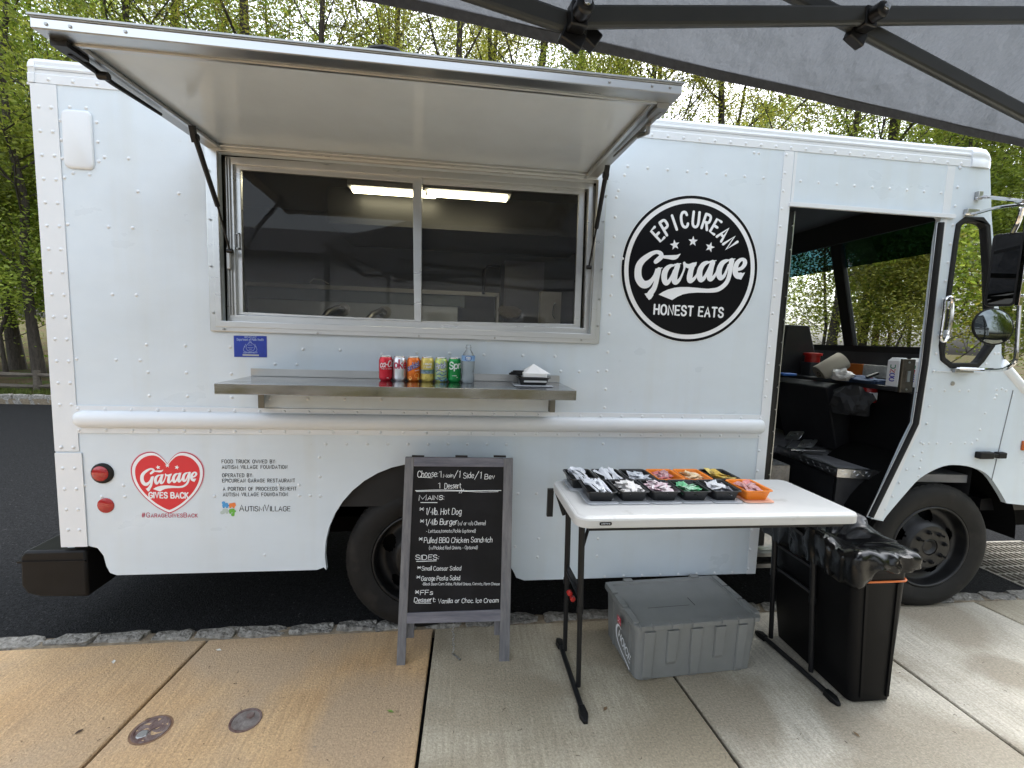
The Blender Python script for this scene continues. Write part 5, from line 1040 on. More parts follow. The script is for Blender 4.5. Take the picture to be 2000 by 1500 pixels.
def d4(t):
    ctext(t, 'black_panel', INKB, [], [[(-.027,.064),(.027,.064),(.027,.100),(-.027,.100)]])
    q = MB(); write(q, 'Minute', (-.020, .084), (.020, .084), .010, .0011, CF, off=.0008, gap=1.1); write(q, 'Maid', (-.016, .070), (.016, .070), .010, .0011, CF, off=.0008, gap=1.1); wrap(q, .0333).obj('lettering', FRW, t, smooth=False, fix=False)
    band(t, 'blue_band', .040, .060, mat('can_haze_blue', (.20, .30, .38), .3, var=.6, vscale=60)); ctext(t, 'green_label', mat('can_green_ink', (.10, .30, .05), .3), [('LEMONADE', -.02, .0555, .02, .0555, .004, .0008, {})])
    ctext(t, 'lemons', mat('can_lemon', (.80, .62, .10), .3), [], [blob(-.012, .028, .014, k=1.2), blob(.015, .030, .012, k=1.2)])
K4 = can('drink_can', 834.2, 'yellow lemonade can with a black name panel in the middle of the row', mat('can_gold', (.66, .52, .13), .3, .3, var=.3, vscale=50), d4, .1)
def d5(t):
    ctext(t, 'swirl', mat('can_ice_blue', (.16, .42, .48), .3), [], [blob(x, z, r) for x, z, r in ((-.02,.05,.010),(.0,.044,.011),(.02,.050,.010),(-.012,.030,.011),(.014,.028,.012),(-.026,.020,.008),(.0,.014,.010),(.026,.014,.008))])
    q = MB(); write(q, 'Brisk', (-.030, .062), (.026, .074), .026, .0032, CF, off=.0007, slant=.2, gap=.9); wrap(q, .0333).obj('lettering', mat('can_navy_ink', (.03, .05, .28), .3), t, smooth=False, fix=False)
    q = MB(); write(q, 'Brisk', (-.030, .062), (.026, .074), .026, .0014, CF, off=.0010, slant=.2, gap=.9); write(q, 'ICED TEA', (-.018, .048), (.020, .053), .007, .0008, CF, off=.0007); wrap(q, .0333).obj('highlight', FRW, t, smooth=False, fix=False)
    q = MB()
    for pts in (((-.03,.05),(-.01,.058),(.01,.05),(.03,.056)),((-.028,.034),(-.01,.040),(.008,.034),(.028,.040)),((-.028,.010),(-.01,.016),(.006,.006),(.028,.018)),((-.02,.024),(.0,.020),(.02,.026))): q.stroke(pts, CF, .0016, off=.0008)
    wrap(q, .0333).obj('dark_swirls', mat('can_navy_ink', (.03, .05, .28), .3), t, smooth=False, fix=False)
K5 = can('drink_can', 861, 'yellow and blue iced tea can with swirling graffiti pattern', mat('can_tea_yellow', (.70, .66, .10), .3, .3, col2=(.25, .50, .35), vscale=45), d5, .1)
K6 = can('drink_can', 887.3, 'green lemon-lime soda can with white letters beside the water bottle', mat('can_green', (.01, .27, .06), .25, .35), lambda t: ctext(t, 'lettering', FRW, [('Spri', -.028, .066, .036, .072, .032, .0030, dict(slant=.1, gap=1.0)), ('355 mL', .0, .024, .016, .024, .003, .0006, {}), ('NATURAL', -.012, .032, .010, .032, .003, .0006, {})]), .05)
p = at_y(913.5, 744, 2.30); WB = thing('water_bottle', 'clear plastic water bottle with blue label at the end of the can row', 'bottle', (p.x, 2.30, SZ+.0005))
MB().lathe([(.0, .004), (.028, .0), (.031, .006), (.0325, .02), (.031, .035), (.029, .05), (.031, .065), (.0325, .075), (.0325, .118), (.030, .130), (.024, .146), (.016, .158), (.0125, .163), (.0125, .172), (.0145, .174), (.0145, .177), (.012, .178), (.012, .188), (.0115, .188)], n=28, caps=False).obj('body', glass('pet_plastic', (.88, .92, .94), 1.45, .08, body=(.80, .86, .90), bodyfac=.30), WB, angle=60)
band2 = MB().lathe([(.0330, .108), (.0330, .143-.008)], n=28, caps=False).obj('label', mat('bottle_label', (.05, .18, .52), .3, col2=(.35, .55, .75), vscale=30), WB)
q = MB(); q.poly(blob(0, .1215, .0135, k=1.25), [], CF, 0, .0006); wrap(q, .0333).obj('navy_oval', mat('can_navy_ink', (.03, .05, .28), .3), WB, smooth=False)
q = MB(); write(q, 'PURE', (-.010, .1215), (.010, .1215), .007, .0009, CF, off=.0012); write(q, 'LIFE', (-.008, .1135), (.008, .1135), .005, .0007, CF, off=.0012); wrap(q, .0333).obj('lettering', FRW, WB, smooth=False, fix=False)
q = MB().lathe([(.0, .006), (.027, .004), (.0305, .02), (.0270, .05), (.0305, .075), (.0305, .118), (.0285, .128), (.0, .128)], n=24, caps=False).obj('water', glass('water', (.90, .94, .95), 1.33, body=(.7, .8, .85), bodyfac=.12), WB)

# ---------------------------------------------------------------- food trays
PBLK = mat('tray_black', (.005, .005, .0055), .28, bump=.05, bscale=60); PORG = mat('tray_orange', (.80, .22, .012), .32); LID = glass('lid_clear', (.80, .82, .86), 1.5, .15, body=(.62, .64, .68), bodyfac=.75); LIDO = mat('lid_pink', (.75, .42, .30), .4)
def tray_mesh(w_, d_, h, m, name='body'):
    q = MB(); L0, L1, L2 = rrect(w_, d_, .016, 3), rrect(w_-.016, d_-.016, .012, 3), rrect(w_-.040, d_-.040, .010, 3)
    q.loft([ring(L2, 0), ring(L1, h-.004), ring(L0, h-.003), ring(L0, h), ring(rrect(w_-.004, d_-.004, .015, 3), h+.002), ring(rrect(w_-.018, d_-.018, .012, 3), h-.001), ring(rrect(w_-.042, d_-.042, .010, 3), .003)], True, True); return q
TH = .046; TW, TD = .137, .172
def tray(x, y, z, m, label, rot=0.0):
    t = thing('food_tray', label, 'tray', (x, y, z), 'shallow plastic trays on the table'); t.rotation_euler = (0, 0, rot)
    q = tray_mesh(TW, TD, TH, m).obj('body', m, t, angle=30); return t
def lid(x, y, z, label, m=LID, w_=TW+.006, d_=TD+.004):
    o = MB().loft([ring(rrect(w_-.01, d_-.01, .018, 4), 0), ring(rrect(w_, d_, .020, 4), .002), ring(rrect(w_, d_, .020, 4), .005), ring(rrect(w_-.008, d_-.008, .018, 4), .0065)]).obj('container_lid', m, None, angle=30)
    o.location = (x, y, z); return tag(o, label, 'lid', 'lids under the trays')
TZ = .9205
def pillow(w_, d_, h, seed, crinkle=.12):
    r = random.Random(seed); q = MB(); nx, ny = 3, 4
    for sgn in (1, -1): q.add([((i/nx-.5)*w_, (j/ny-.5)*d_, sgn*h*.5*math.sin(PI*i/nx)*math.sin(PI*j/ny)+r.uniform(-1, 1)*crinkle*h*2) for j in range(ny+1) for i in range(nx+1)], [(j*(nx+1)+i, j*(nx+1)+i+1, (j+1)*(nx+1)+i+1, (j+1)*(nx+1)+i)[::sgn] for j in range(ny) for i in range(nx)])
    return q
def fmesh(q, name, m):
    me = q.mesh(name); me.materials.append(m); me.polygons.foreach_set('use_smooth', [True]*len(me.polygons)); me.set_sharp_from_angle(angle=R(50)); return me
WPL = mat('white_plastic', (.78, .80, .84), .22); PAP = mat('paper_packet', (.74, .72, .70), .6); 
spo = MB(); spo.loft([[Vector((x+dx*w_, y, z+dz)) for dx, dz in ((-.5, 0), (-.25, -b), (.25, -b), (.5, 0), (.25, .0012-b), (-.25, .0012-b))] for x, y, w_, z, b in ((0,-.075,.008,0,0),(0,0,.007,.002,.0),(0,.018,.009,.001,.001),(0,.028,.022,.001,.005),(0,.045,.032,.002,.009),(0,.060,.026,.003,.006),(0,.068,.010,.004,.002))])
SPM = fmesh(spo, 'plastic_spoon', WPL)
kni = MB(); kni.loft([[Vector((a*w_, y, b)) for a, b in ((-.5, 0), (0, -.001), (.5, 0), (0, .0022))] for y, w_ in ((-.085, .010), (-.01, .009), (0, .012), (.07, .014), (.085, .006))]); KNM = fmesh(kni, 'plastic_knife', WPL)
frk = MB(); frk.loft([[Vector((a*w_, y, b+z)) for a, b in ((-.5, 0), (0, -.001), (.5, 0), (0, .0018))] for y, w_, z in ((-.085, .009, 0), (.01, .008, .002), (.022, .024, 0), (.034, .025, -.002))])
for k in range(4): frk.loft([[Vector((-.0105+k*.007+a*w_, y, z+b)) for a, b in ((-.5, 0), (0, -.0012), (.5, 0), (0, .0012))] for y, w_, z in ((.033, .005, -.002), (.060, .0038, .001), (.073, .002, .006))])
FKM = fmesh(frk, 'plastic_fork', WPL)
def pk(name, w_, d_, h, seed, m): return fmesh(pillow(w_, d_, h, seed), name, m)
rt = random.Random(99)
def scatter(meshes, n, x, y, z, hx, hy, hz, label, cat, grp, name, align=None, tilt=.5, mats=None):
    for i in range(n):
        o = bpy.data.objects.new(name, meshes[i % len(meshes)]); COL.objects.link(o)
        u, v = rt.uniform(-1, 1), rt.uniform(-1, 1); dome_ = (1-.75*max(abs(u), abs(v))**2)
        o.location = (x+u*hx, y+v*hy, z+hz*dome_*(i+.5)/n)
        a = (align+rt.gauss(0, .12)) if align is not None else rt.uniform(0, 2*PI)
        o.rotation_euler = (rt.uniform(-tilt, tilt), rt.uniform(-tilt, tilt), a); tag(o, label, cat, grp)
RC = [('fork', 0), ('sugar', 0), ('pinksugar', 0), ('green', 0), ('black', 0), ('orange', 1)]
BC = [('spoon', 0), ('knife', 0), ('salt', 0), ('red', 1), ('mustardish', 1), ('yellow', 0)]
def packs(base, cols, w_=.030, d_=.045, h=.008):
    return [pk(base+'_packet', w_*rt.uniform(.9, 1.1), d_*rt.uniform(.9, 1.1), h, rt.random(), mat('packet_%s_%d' % (base, k), c, .35, var=.35, vscale=120, col2=c2)) for k, (c, c2) in enumerate(cols)]
PKS = {'sugar': packs('sugar', [((.72,.70,.68),(.50,.48,.46)),((.76,.75,.74),(.62,.58,.56)),((.66,.63,.60),(.78,.77,.76))], .030, .048, .009), 'pinksugar': packs('sweetener', [((.74,.66,.68),(.60,.30,.38)),((.78,.74,.74),(.72,.62,.64)),((.70,.50,.56),(.78,.75,.75))], .030, .050, .008),
 'green': packs('relish', [((.04,.42,.16),(.25,.60,.35)),((.02,.36,.12),(.60,.70,.62))], .036, .050, .006), 'black': packs('dressing', [((.62,.64,.66),(.80,.80,.82)),((.03,.03,.04),(.3,.3,.33)),((.7,.7,.72),(.5,.5,.52))], .045, .060, .008),
 'orange': packs('ketchup', [((.45,.04,.04),(.60,.25,.25)),((.30,.03,.08),(.65,.50,.48)),((.60,.45,.42),(.4,.05,.06))], .034, .070, .006), 'salt': packs('salt', [((.50,.54,.58),(.72,.74,.78)),((.30,.32,.36),(.7,.72,.75)),((.7,.72,.75),(.6,.62,.66))], .036, .055, .008),
 'red': packs('ketchup', [((.62,.06,.07),(.75,.55,.55)),((.75,.72,.72),(.65,.15,.18)),((.70,.04,.06),(.72,.20,.20))], .034, .046, .010), 'mustardish': packs('honey', [((.75,.50,.22),(.78,.70,.58)),((.72,.42,.10),(.80,.74,.62))], .034, .046, .010), 'yellow': packs('mustard', [((.80,.56,.08),(.72,.60,.25)),((.75,.50,.05),(.35,.22,.05))], .036, .075, .006)}
DESC = {'fork': 'white plastic forks and cutlery, front row at the left corner', 'sugar': 'white paper sugar packets, second in the front row', 'pinksugar': 'pink and white sweetener packets, third in the front row', 'green': 'green relish packets, fourth in the front row', 'black': 'white and black dressing packets, fifth in the front row', 'orange': 'dark red sauce sachets, at the right end of the front row',
 'spoon': 'white plastic spoons, back row at the left corner', 'knife': 'white plastic knives lying parallel in the back row', 'salt': 'grey and white salt packets, third in the back row', 'red': 'red and white ketchup packets in the back row', 'mustardish': 'tan honey packets, fifth in the back row', 'yellow': 'yellow mustard sachets, at the right end of the back row'}
LB = {'sugar': ('white paper sugar packet heaped in the second front tray', 'sugar packet'), 'pinksugar': ('pink and white sweetener packet heaped in the third front tray', 'sweetener packet'), 'green': ('green relish packet in the fourth front tray', 'sauce packet'), 'black': ('white or black dressing packet in the fifth front tray', 'sauce packet'), 'orange': ('dark red sauce sachet in the front orange tray', 'sauce packet'),
 'salt': ('grey and white salt packet in the third back tray', 'salt packet'), 'red': ('red and white ketchup packet in the back orange tray', 'sauce packet'), 'mustardish': ('tan honey packet in the second back orange tray', 'sauce packet'), 'yellow': ('yellow mustard sachet in the black tray at the back right', 'sauce packet')}
for ri, (row_, y, x0) in enumerate(((RC, 1.930, .636), (BC, 2.103, .603))):
    for i, (k, org) in enumerate(row_):
        x = x0 + i*.1425 + (.008 if ri == 0 and i == 5 else 0); ttl = 'orange' if org else 'black'
        lid(x+.004, y-.006, TZ, 'clear lid under the tray of ' + DESC[k].split(',')[0], LIDO if (org and ri == 0) else LID)
        tray(x, y, TZ+.0068, PORG if org else PBLK, '%s tray of %s' % (ttl, DESC[k]), rt.uniform(-.02, .02)); z = TZ+.0068+.028
        if k == 'spoon': scatter([SPM], 16, x-.004, y, z+.016, .028, .004, .018, 'white plastic spoon piled in the back left tray', 'plastic spoon', 'spoons in the tray', 'plastic_spoon', 0, .12)
        elif k == 'knife': scatter([KNM], 18, x, y, z+.018, .040, .002, .012, 'white plastic knife lying in the second back tray', 'plastic knife', 'knives in the tray', 'plastic_knife', 0, .06)
        elif k == 'fork':
            scatter([FKM], 9, x-.020, y, z+.018, .018, .003, .016, 'white plastic fork standing out of the front left tray', 'plastic fork', 'forks in the tray', 'plastic_fork', .05, .09)
            scatter([KNM, SPM], 9, x+.020, y, z+.016, .018, .003, .014, 'white plastic handle-up cutlery in the front left tray', 'plastic cutlery', 'mixed cutlery in the tray', 'plastic_cutlery', .05, .07)
        else:
            n_ = dict(sugar=46, pinksugar=46, green=14, black=12, orange=11, salt=22, red=26, mustardish=18, yellow=15)[k]; hz = .045 if n_ > 40 else .032
            scatter(PKS[k], n_, x, y, z, .040, .053, hz*.75, LB[k][0], LB[k][1], LB[k][1]+'s of the '+k.replace('pinksugar', 'sweetener').replace('mustardish', 'honey')+' tray', PKS[k][0].name.split('.')[0], .2 if k in ('yellow', 'orange') else None, .45)
# napkin tray on the shelf
NX, NY = .372, 2.225
lid(NX, NY, SZ+.0005, 'pale lid under the napkin tray on the steel shelf', LID, .19, .15)
t = thing('food_tray', 'black tray holding napkins on the steel shelf', 'tray', (NX, NY, SZ+.0072), 'shallow plastic trays'); q = tray_mesh(.165, .14, .038, PBLK).obj('body', PBLK, t, angle=30)
NPK = mat('napkin_paper', (.78, .78, .78), .8)
t = thing('napkin_pile', 'white folded paper napkins piled in the black tray on the shelf', 'napkins', (NX+.005, NY, SZ+.045), None)
MB().box((-.055, -.058, -.025), (.058, .05, .022)).obj('napkin_stack', NPK, t, bevel=.004)
q = MB(); bm_ = [(-.05, -.05, .02), (.03, -.055, .02), (.082, -.03, .015), (.075, .05, .02), (-.055, .05, .02)]; q.add(bm_ + [(.0, .0, .062), (.03, .03, .045)], [(0,1,5),(1,2,5),(2,6,5),(2,3,6),(3,4,5),(3,5,6),(4,0,5)]); q.obj('loose_napkin', NPK, t, smooth=False)
q = MB()
for k, r in enumerate((.045, .036, .026)): q.tube([(r*math.cos(a), r*.55*math.sin(a), k*.006) for a in (2*PI*i/20 for i in range(21))], .005, 6, caps=False)
o = q.obj('coiled_lid_ring', BLACK, None); o.location = (NX-.065, NY+.015, SZ+.055); tag(o, 'black coiled strap lying on the napkin tray at its left', 'strap')

# ---------------------------------------------------------------- chalkboard
SU = Vector((.51, -.01, 0)).normalized(); SV = Vector((0, .085, 1.03)).normalized(); SN = SU.cross(SV)*1; SO = Vector((-.24, 2.15, 0))
if SN.dot(CAM-SO) < 0: SN = -SN
SF = (SO, SU, SV, SN)
def sg(px, py):
    d = ray(px, py); t = (SO-CAM).dot(SN)/d.dot(SN); p = CAM+d*t-SO; return (p.dot(SU), p.dot(SV))
WOOD = mat('grey_stained_wood', (.10, .10, .11), .75, col2=(.20, .195, .20), vscale=5, stretch=(9, 9, 1), bump=.4, bscale=40, bdist=.004)
WOODH = mat('grey_stained_wood_cross', (.10, .10, .125), .75, col2=(.20, .195, .22), vscale=5, stretch=(1, 9, 9), bump=.4, bscale=40, bdist=.004)
CHB = mat('blackboard', (.005, .005, .0065), .6, var=.5, vscale=5, wear=((.014, .014, .017), 3, .55, .5), spec=.25)
sb = thing('chalkboard_sign', 'grey-framed chalkboard menu standing on the pavement by the rear wheel', 'chalkboard', (0, 0, 0))
def sp(name, pts, m, t=.020, off=0.0, bev=.002): return MB().poly([sg(*p) for p in pts], [], SF, t, off).obj(name, m, sb, smooth=False, bevel=bev)
sp('side_post', ((792,893),(809,893),(791,1301),(774,1301)), WOOD); sp('side_post', ((985,895),(1003,895),(995,1293),(975,1293)), WOOD)
sp('top_rail', ((809.3,893),(984.7,895),(984.7,912),(808.5,911)), WOODH); sp('bottom_rail', ((795,1198),(978,1191),(978,1213),(794.5,1218)), WOODH)
sp('blackboard', ((808,910),(985.5,911),(979,1192),(794,1199)), CHB, .006, -.006, 0)
for x0 in (805, 890, 965): sp('hinge_plate', ((x0, 889.5), (x0+24, 890), (x0+24, 893.5), (x0, 893)), BLACKM, .012, -.002, 0)
q = MB(); b1 = SV*.02 - SN*.03
q.poly([(.02,.12),(.06,.12),(.06,.99),(.02,.99)], [], (SO-SN*.026,)+SF[1:], .018); q.poly([(.46,.12),(.50,.12),(.50,.99),(.46,.99)], [], (SO-SN*.026,)+SF[1:], .018)
q.poly([(.06,.20),(.46,.20),(.46,.98),(.06,.98)], [], (SO-SN*.028,)+SF[1:], .006); bp_ = q.obj('back_panel', WOOD, sb, smooth=False); bp_['kind'] = 'stuff'
CHK = mat('chalk', (.80, .82, .83), .85)
LINES = [('Choose:',248,236,375,232,46,1.9,0),('1',385,236,398,236,46,1.9,0),('Main',412,238,474,236,26,1.6,0),('/1',480,238,517,238,50,1.9,0),('Side',541,243,605,241,40,1.8,0),('/1',612,244,652,244,50,1.9,0),('Bev',676,248,738,247,36,1.8,0),
 ('1',378,306,390,306,40,1.8,0),('Dessert',420,310,525,306,40,1.8,0),('Mains:',256,384,415,378,40,2.0,1),('*',258,456,288,456,34,1.6,0),('1/4lb. Hot Dog',300,474,525,474,46,1.9,0),('*',262,532,288,532,32,1.6,0),('1/4lb Burger',298,542,500,538,42,1.9,0),('(w/ or w/o Cheese)',505,542,680,540,28,1.2,0),
 ('- Lettuce,tomato,Pickle (optional)',302,590,616,588,24,1.1,0),('*',254,646,278,646,32,1.6,0),('Pulled BBQ Chicken Sandwich',288,656,722,650,38,1.7,0),('(w/Pickled Red Onions - Optional)',320,697,628,694,24,1.1,0),('SIDES:',234,764,380,760,34,2.0,0),
 ('*',244,826,268,826,26,1.5,0),('Small Caesar Salad',273,832,522,830,30,1.5,0),('*',238,888,264,888,28,1.5,0),('Garage Pasta Salad',270,896,516,892,32,1.6,0),('-Black Bean Corn Salsa, Pickled Onions, Carrots, Parm Cheese',276,926,770,924,20,1.0,0),('*FFs',230,988,342,986,34,1.9,0),('Dessert:',224,1034,360,1030,32,1.8,0),('Vanilla or Choc. Ice Cream',378,1040,762,1034,32,1.6,0)]
q = MB(); cp = lambda x, y: (740+x/3.2609, 860+y/3.2609)
for tx, x0, y0, x1, y1, h, r, smc in LINES:
    a, b = cp(x0, y0), cp(x1, y1); wr(q, tx, a[0], a[1], b[0], b[1], h/3.2609*.86, r*.00070, fr=SF, to=sg, jit=.35, slant=.06, gap=1.2, space=2.4, off=-.0052, small=.75 if smc else None)
for pts, r in (([(234,322),(400,318),(560,322),(780,320)],.0016),([(240,328),(500,324),(640,330),(762,328)],.0012),([(512,338),(530,310)],.0012),([(524,338),(542,312)],.0012),([(262,236),(340,240)],.0012),([(268,398),(372,398)],.0016),([(240,774),(366,770)],.0016),([(232,1040),(332,1040)],.0014)): q.stroke([sg(*cp(*p)) for p in pts], SF, r, off=-.0052)
q.obj('chalk_writing', CHK, sb, smooth=False, fix=False)
q = MB(); A, B, C2 = at_y(885, 1216, 2.19), at_z(886, 1278, .012), at_z(899, 1289, .008)
pts = [A.lerp(B, i/14) + Vector((.003*math.sin(i*1.3), 0, 0)) for i in range(15)] + [B.lerp(C2, i/5) + Vector((0, .004*(i % 2), 0)) for i in range(1, 6)]
for i in range(len(pts)-1):
    m_, d_ = (pts[i]+pts[i+1])/2, (pts[i+1]-pts[i]); L_ = d_.length*.72; d_.normalize(); sd_ = d_.cross(Vector((0, 1, .1))).normalized() if i % 2 else Vector((0, 1, 0)).cross(d_).cross(d_).normalized()
    q.tube([m_+d_*L_*math.cos(t)+sd_*.0055*math.sin(t) for t in (2*PI*k/8 for k in range(9))], .0017, 5, caps=False)
q.obj('chain', ALU2, sb)['kind'] = 'stuff'

# ---------------------------------------------------------------- folding table
HDPE = mat('table_plastic', (.56, .56, .55), .40, var=.03, vscale=5, bump=.12, bscale=200, wear=((.28, .26, .22), 9, .66, .35), bdist=.002)
TB = thing('folding_table', 'white plastic folding table with black legs standing in front of the truck', 'folding table', (0, 0, 0))
tx0, tx1, ty0, ty1 = .487, 1.742, 1.705, 2.20; cxt, cyt = (tx0+tx1)/2, (ty0+ty1)/2
def tr_(ins, z, r=.055): return [Vector((a, b, z)) for a, b in rrect(tx1-tx0-2*ins, ty1-ty0-2*ins, max(.01, r-ins), 6, cxt, cyt)]
MB().loft([tr_(.004, .874), tr_(0, .877), tr_(0, .906), tr_(.003, .9125), tr_(.010, .9155), tr_(.014, .9150), tr_(.019, .9185), tr_(.026, .920)]).obj('table_top', HDPE, TB, angle=24)
q = MB(); q.bar((tx0+.06, ty0+.05, .862), (tx1-.06, ty0+.05, .862), .03, .024); q.bar((tx0+.06, ty1-.05, .862), (tx1-.06, ty1-.05, .862), .03, .024); q.obj('under_rail', BLACKM, TB, smooth=False)['kind'] = 'stuff'
c = at_y(1183, 1023, ty0-.001); bfr = (Vector((c.x, ty0, c.z)), Vector((1,0,0)), Vector((0,0,1)), Vector((0,-1,0)))
bg_ = MB().poly(rrect(.050, .0135, .005, 4), [], bfr, 0, .0015).obj('name_badge', INKB, TB, smooth=False)
q = MB(); write(q, 'LIFETIME', (-.018, -.0022), (.018, -.0022), .0045, .0006, bfr, off=.002, gap=2.4); q.obj('badge_lettering', INKW, bg_, smooth=False, fix=False)
MB().loft([[Vector((c.x, 0, c.z))+Vector((a, ty0-d_, b)) for a, b in rrect(.052*k, .0155*k, .006, 4)] for k, d_ in ((1, 0), (1, .0010))]).obj('badge_rim', ALU2, bg_)
def leg_side(x, sgn, xt, ends, ups):
    for (fx, fy), nm in ((ups[0], 'leg'), (ups[1], 'leg')):
        q = MB(); top = Vector((xt, fy, .872)); ft = Vector((fx, fy, .022)); mid = ft.lerp(top, .46); q.tube([top, mid], .0145, 12); q.tube([mid, ft], .0118, 12); q.lathe([(.0165, 0), (.0165, .03)], mid-Vector((0, 0, .03)), (0, 0, 1), 12); q.obj(nm, BLACKM, TB)
    a, b = Vector((*ends[0], .016)), Vector((*ends[1], .016)); MB().tube([a, b], .0125, 12).obj('foot_bar', BLACKM, TB)
    for e, o_ in ((a, b), (b, a)):
        d_ = (e-o_).normalized(); MB().loft([[e+d_*k+Vector((w_*u, 0, v)) for u, v in ((-.018, -.016), (.018, -.016), (.016, h_), (-.016, h_))] for k, w_, h_ in ((-.045, .8, .014), (.0, 1.1, .012), (.03, .5, .0))]).obj('foot_cap', BLACK, TB, bevel=.003)
    y0_, y1_ = ups[0][1], ups[1][1]
    for z in ((.80, .43, .56) if sgn > 0 else (.45,)): k = 1-z/.87; MB().tube([(xt+(x-xt)*k, y0_, z), (xt+(x-xt)*k, y1_, z)], .0095, 8).obj('cross_bar', BLACKM, TB)
    h0 = Vector((xt+sgn*-.19, (y0_+y1_)/2, .862)); h1 = Vector((xt-sgn*.05+sgn*-.03, (y0_+y1_)/2, .765))
    MB().tube([h0, h1], .011, 8).obj('brace', BLACKM, TB)
    for yy in (y0_, y1_): MB().tube([h1, Vector((xt+(x-xt)*.3, yy, .68 if yy == y0_ else .745))], .008, 8).obj('brace_arm', BLACKM, TB)
    MB().tube([h1+Vector((.0, -.014, .02)), h1+Vector((0, -.018, 0)), h1+Vector((.01, -.014, -.02)), h1+Vector((.012, .01, -.02))], .003, 6).obj('brace_ring', CHROME, TB)
leg_side(.594, -1, .570, ((.577, 1.765), (.577, 2.25)), ((.594, 1.925), (.589, 2.172)))
leg_side(1.778, 1, 1.706, ((1.757, 1.765), (1.720, 2.235)), ((1.778, 1.93), (1.752, 2.19)))
q = MB(); q.bar((.585, 1.935, .475), (.580, 2.165, .475), .008, .03); q.obj('lock_bar', BLACKM, TB, smooth=False)
for px, py in ((1111, 1155), (1117, 1166)): p = at_y(px, py, 1.99); MB().lathe([(.012, 0), (.012, .016), (.0, .02)], (p.x, 1.985, p.z), (0, -1, 0), 12).obj('red_lock_button', mat('red_plastic', (.40, .015, .012), .35), TB)
a, b = at_y(1070, 950, 2.19), at_y(1079, 1008, 2.19); q = MB(); q.box((a.x, 2.18, b.z), (b.x, 2.20, .874)); q.loft([[(b.x, y, .874), (b.x+.012, y, .874), (b.x+.075, y, .745), (b.x+.05, y, .735)] for y in (2.18, 2.20)]); q.obj('hanging_hook', BLACKM, TB, smooth=False, bevel=.002)
for px in (1307, 1383): p = at_y(px, 1035, 1.76); MB().lathe([(.022, 0), (.022, .012)], (p.x, 1.76, .862), (0, 0, 1), 16).obj('glide_pad', BLACK, TB)

# ---------------------------------------------------------------- grey tote
GREYP = mat('tote_grey', (.185, .19, .185), .42, var=.06, vscale=8, bump=.08, bscale=90, bdist=.003, wear=((.22, .22, .22), 30, .72, .4))
tt = thing('storage_tote', 'grey lidded plastic storage tote on the pavement under the folding table', 'storage box', (1.18, 2.155, 0)); tt.rotation_euler = (0, 0, R(3.2))
bw, bd, tw, td, hh_ = .615, .36, .665, .40, .268
MB().loft([ring(rrect(bw-.02, bd-.02, .02), .0), ring(rrect(bw, bd, .025), .006), ring(rrect(tw-.02, td-.02, .03), hh_)]).obj('body', GREYP, tt, angle=30)
for k, (x, w0, w1, z0, wide) in enumerate(((-.255, .052, .045, .004, 1), (-.135, .055, .045, .075, 0), (-.01, .060, .040, .004, 1), (.115, .055, .045, .085, 0), (.235, .05, .04, .004, 1))):
    yb = lambda z: -(bd/2 + (td-.02-bd)/2*z/hh_)
    MB().loft([[(x-w_/2, yb(z)-d_, z), (x+w_/2, yb(z)-d_, z), (x+w_/2+.004, yb(z)+.002, z), (x-w_/2-.004, yb(z)+.002, z)] for z, w_, d_ in ((z0, w1, .003), (z0+.02, w1, .011), (hh_-.012, w0, .010))]).obj('rib', GREYP, tt, bevel=.002, smooth=False)
for k in range(3):
    y = -.12+k*.10
    MB().loft([[(-(bw/2+(tw-.02-bw)/2*z/hh_)-.008, y-.008, z), (-(bw/2+(tw-.02-bw)/2*z/hh_)-.008, y+.008, z), (-(bw/2+(tw-.02-bw)/2*z/hh_)+.003, y+.010, z), (-(bw/2+(tw-.02-bw)/2*z/hh_)+.003, y-.010, z)] for z in ((.01, hh_-.01) if k != 1 else (hh_-.07, hh_-.01))]).obj('end_rib', GREYP, tt, smooth=False)
MB().loft([ring(rrect(tw, td, .03), hh_), ring(rrect(tw+.008, td+.008, .034), hh_+.002), ring(rrect(tw+.008, td+.008, .034), hh_+.020), ring(rrect(tw-.004, td-.004, .03), hh_+.024), ring(rrect(tw-.06, td-.05, .02), hh_+.024), ring(rrect(tw-.066, td-.056, .02), hh_+.017)]).obj('lid', GREYP, tt, angle=28)
for x0, x1 in ((-.31, -.285), (-.245, -.195), (-.15, -.10), (-.045, .055), (.11, .155), (.20, .25), (.285, .31)): MB().box((x0, -td/2-.012, hh_+.006), (x1, -td/2+.018, hh_+.0285)).obj('lid_tab', GREYP, tt, smooth=False, bevel=.002)
for y0, y1 in ((-.18, -.06), (-.05, .065), (.075, .18)):
    for sg_ in (-1, 1): MB().box((sg_*(tw/2-.028), y0, hh_+.016), (sg_*(tw/2+.002), y1, hh_+.034)) .obj('edge_rib', GREYP, tt, smooth=False, bevel=.003)
for x in (-.22, .18): MB().box((x, td/2-.02, hh_+.01), (x+.05, td/2+.01, hh_+.032)).obj('hinge', GREYP, tt, smooth=False, bevel=.003)
q = MB(); q.add([(-.20, -.055, hh_+.0178), (.03, -.055, hh_+.0178), (.03, -.053, hh_+.0178), (-.20, -.053, hh_+.0178), (.055, -.06, hh_+.0178), (.058, -.06, hh_+.0178), (.058, .01, hh_+.0178), (.055, .01, hh_+.0178)], [(0,1,2,3),(4,5,6,7)]); q.obj('lid_split', UNDER, tt, smooth=False)['kind'] = 'stuff'
sfr = (Vector((-(bw/2+.0115), 0, 0)), Vector((0, -1, 0)), Vector((-.075, 0, 1)).normalized(), Vector((-1, 0, -.07)).normalized())
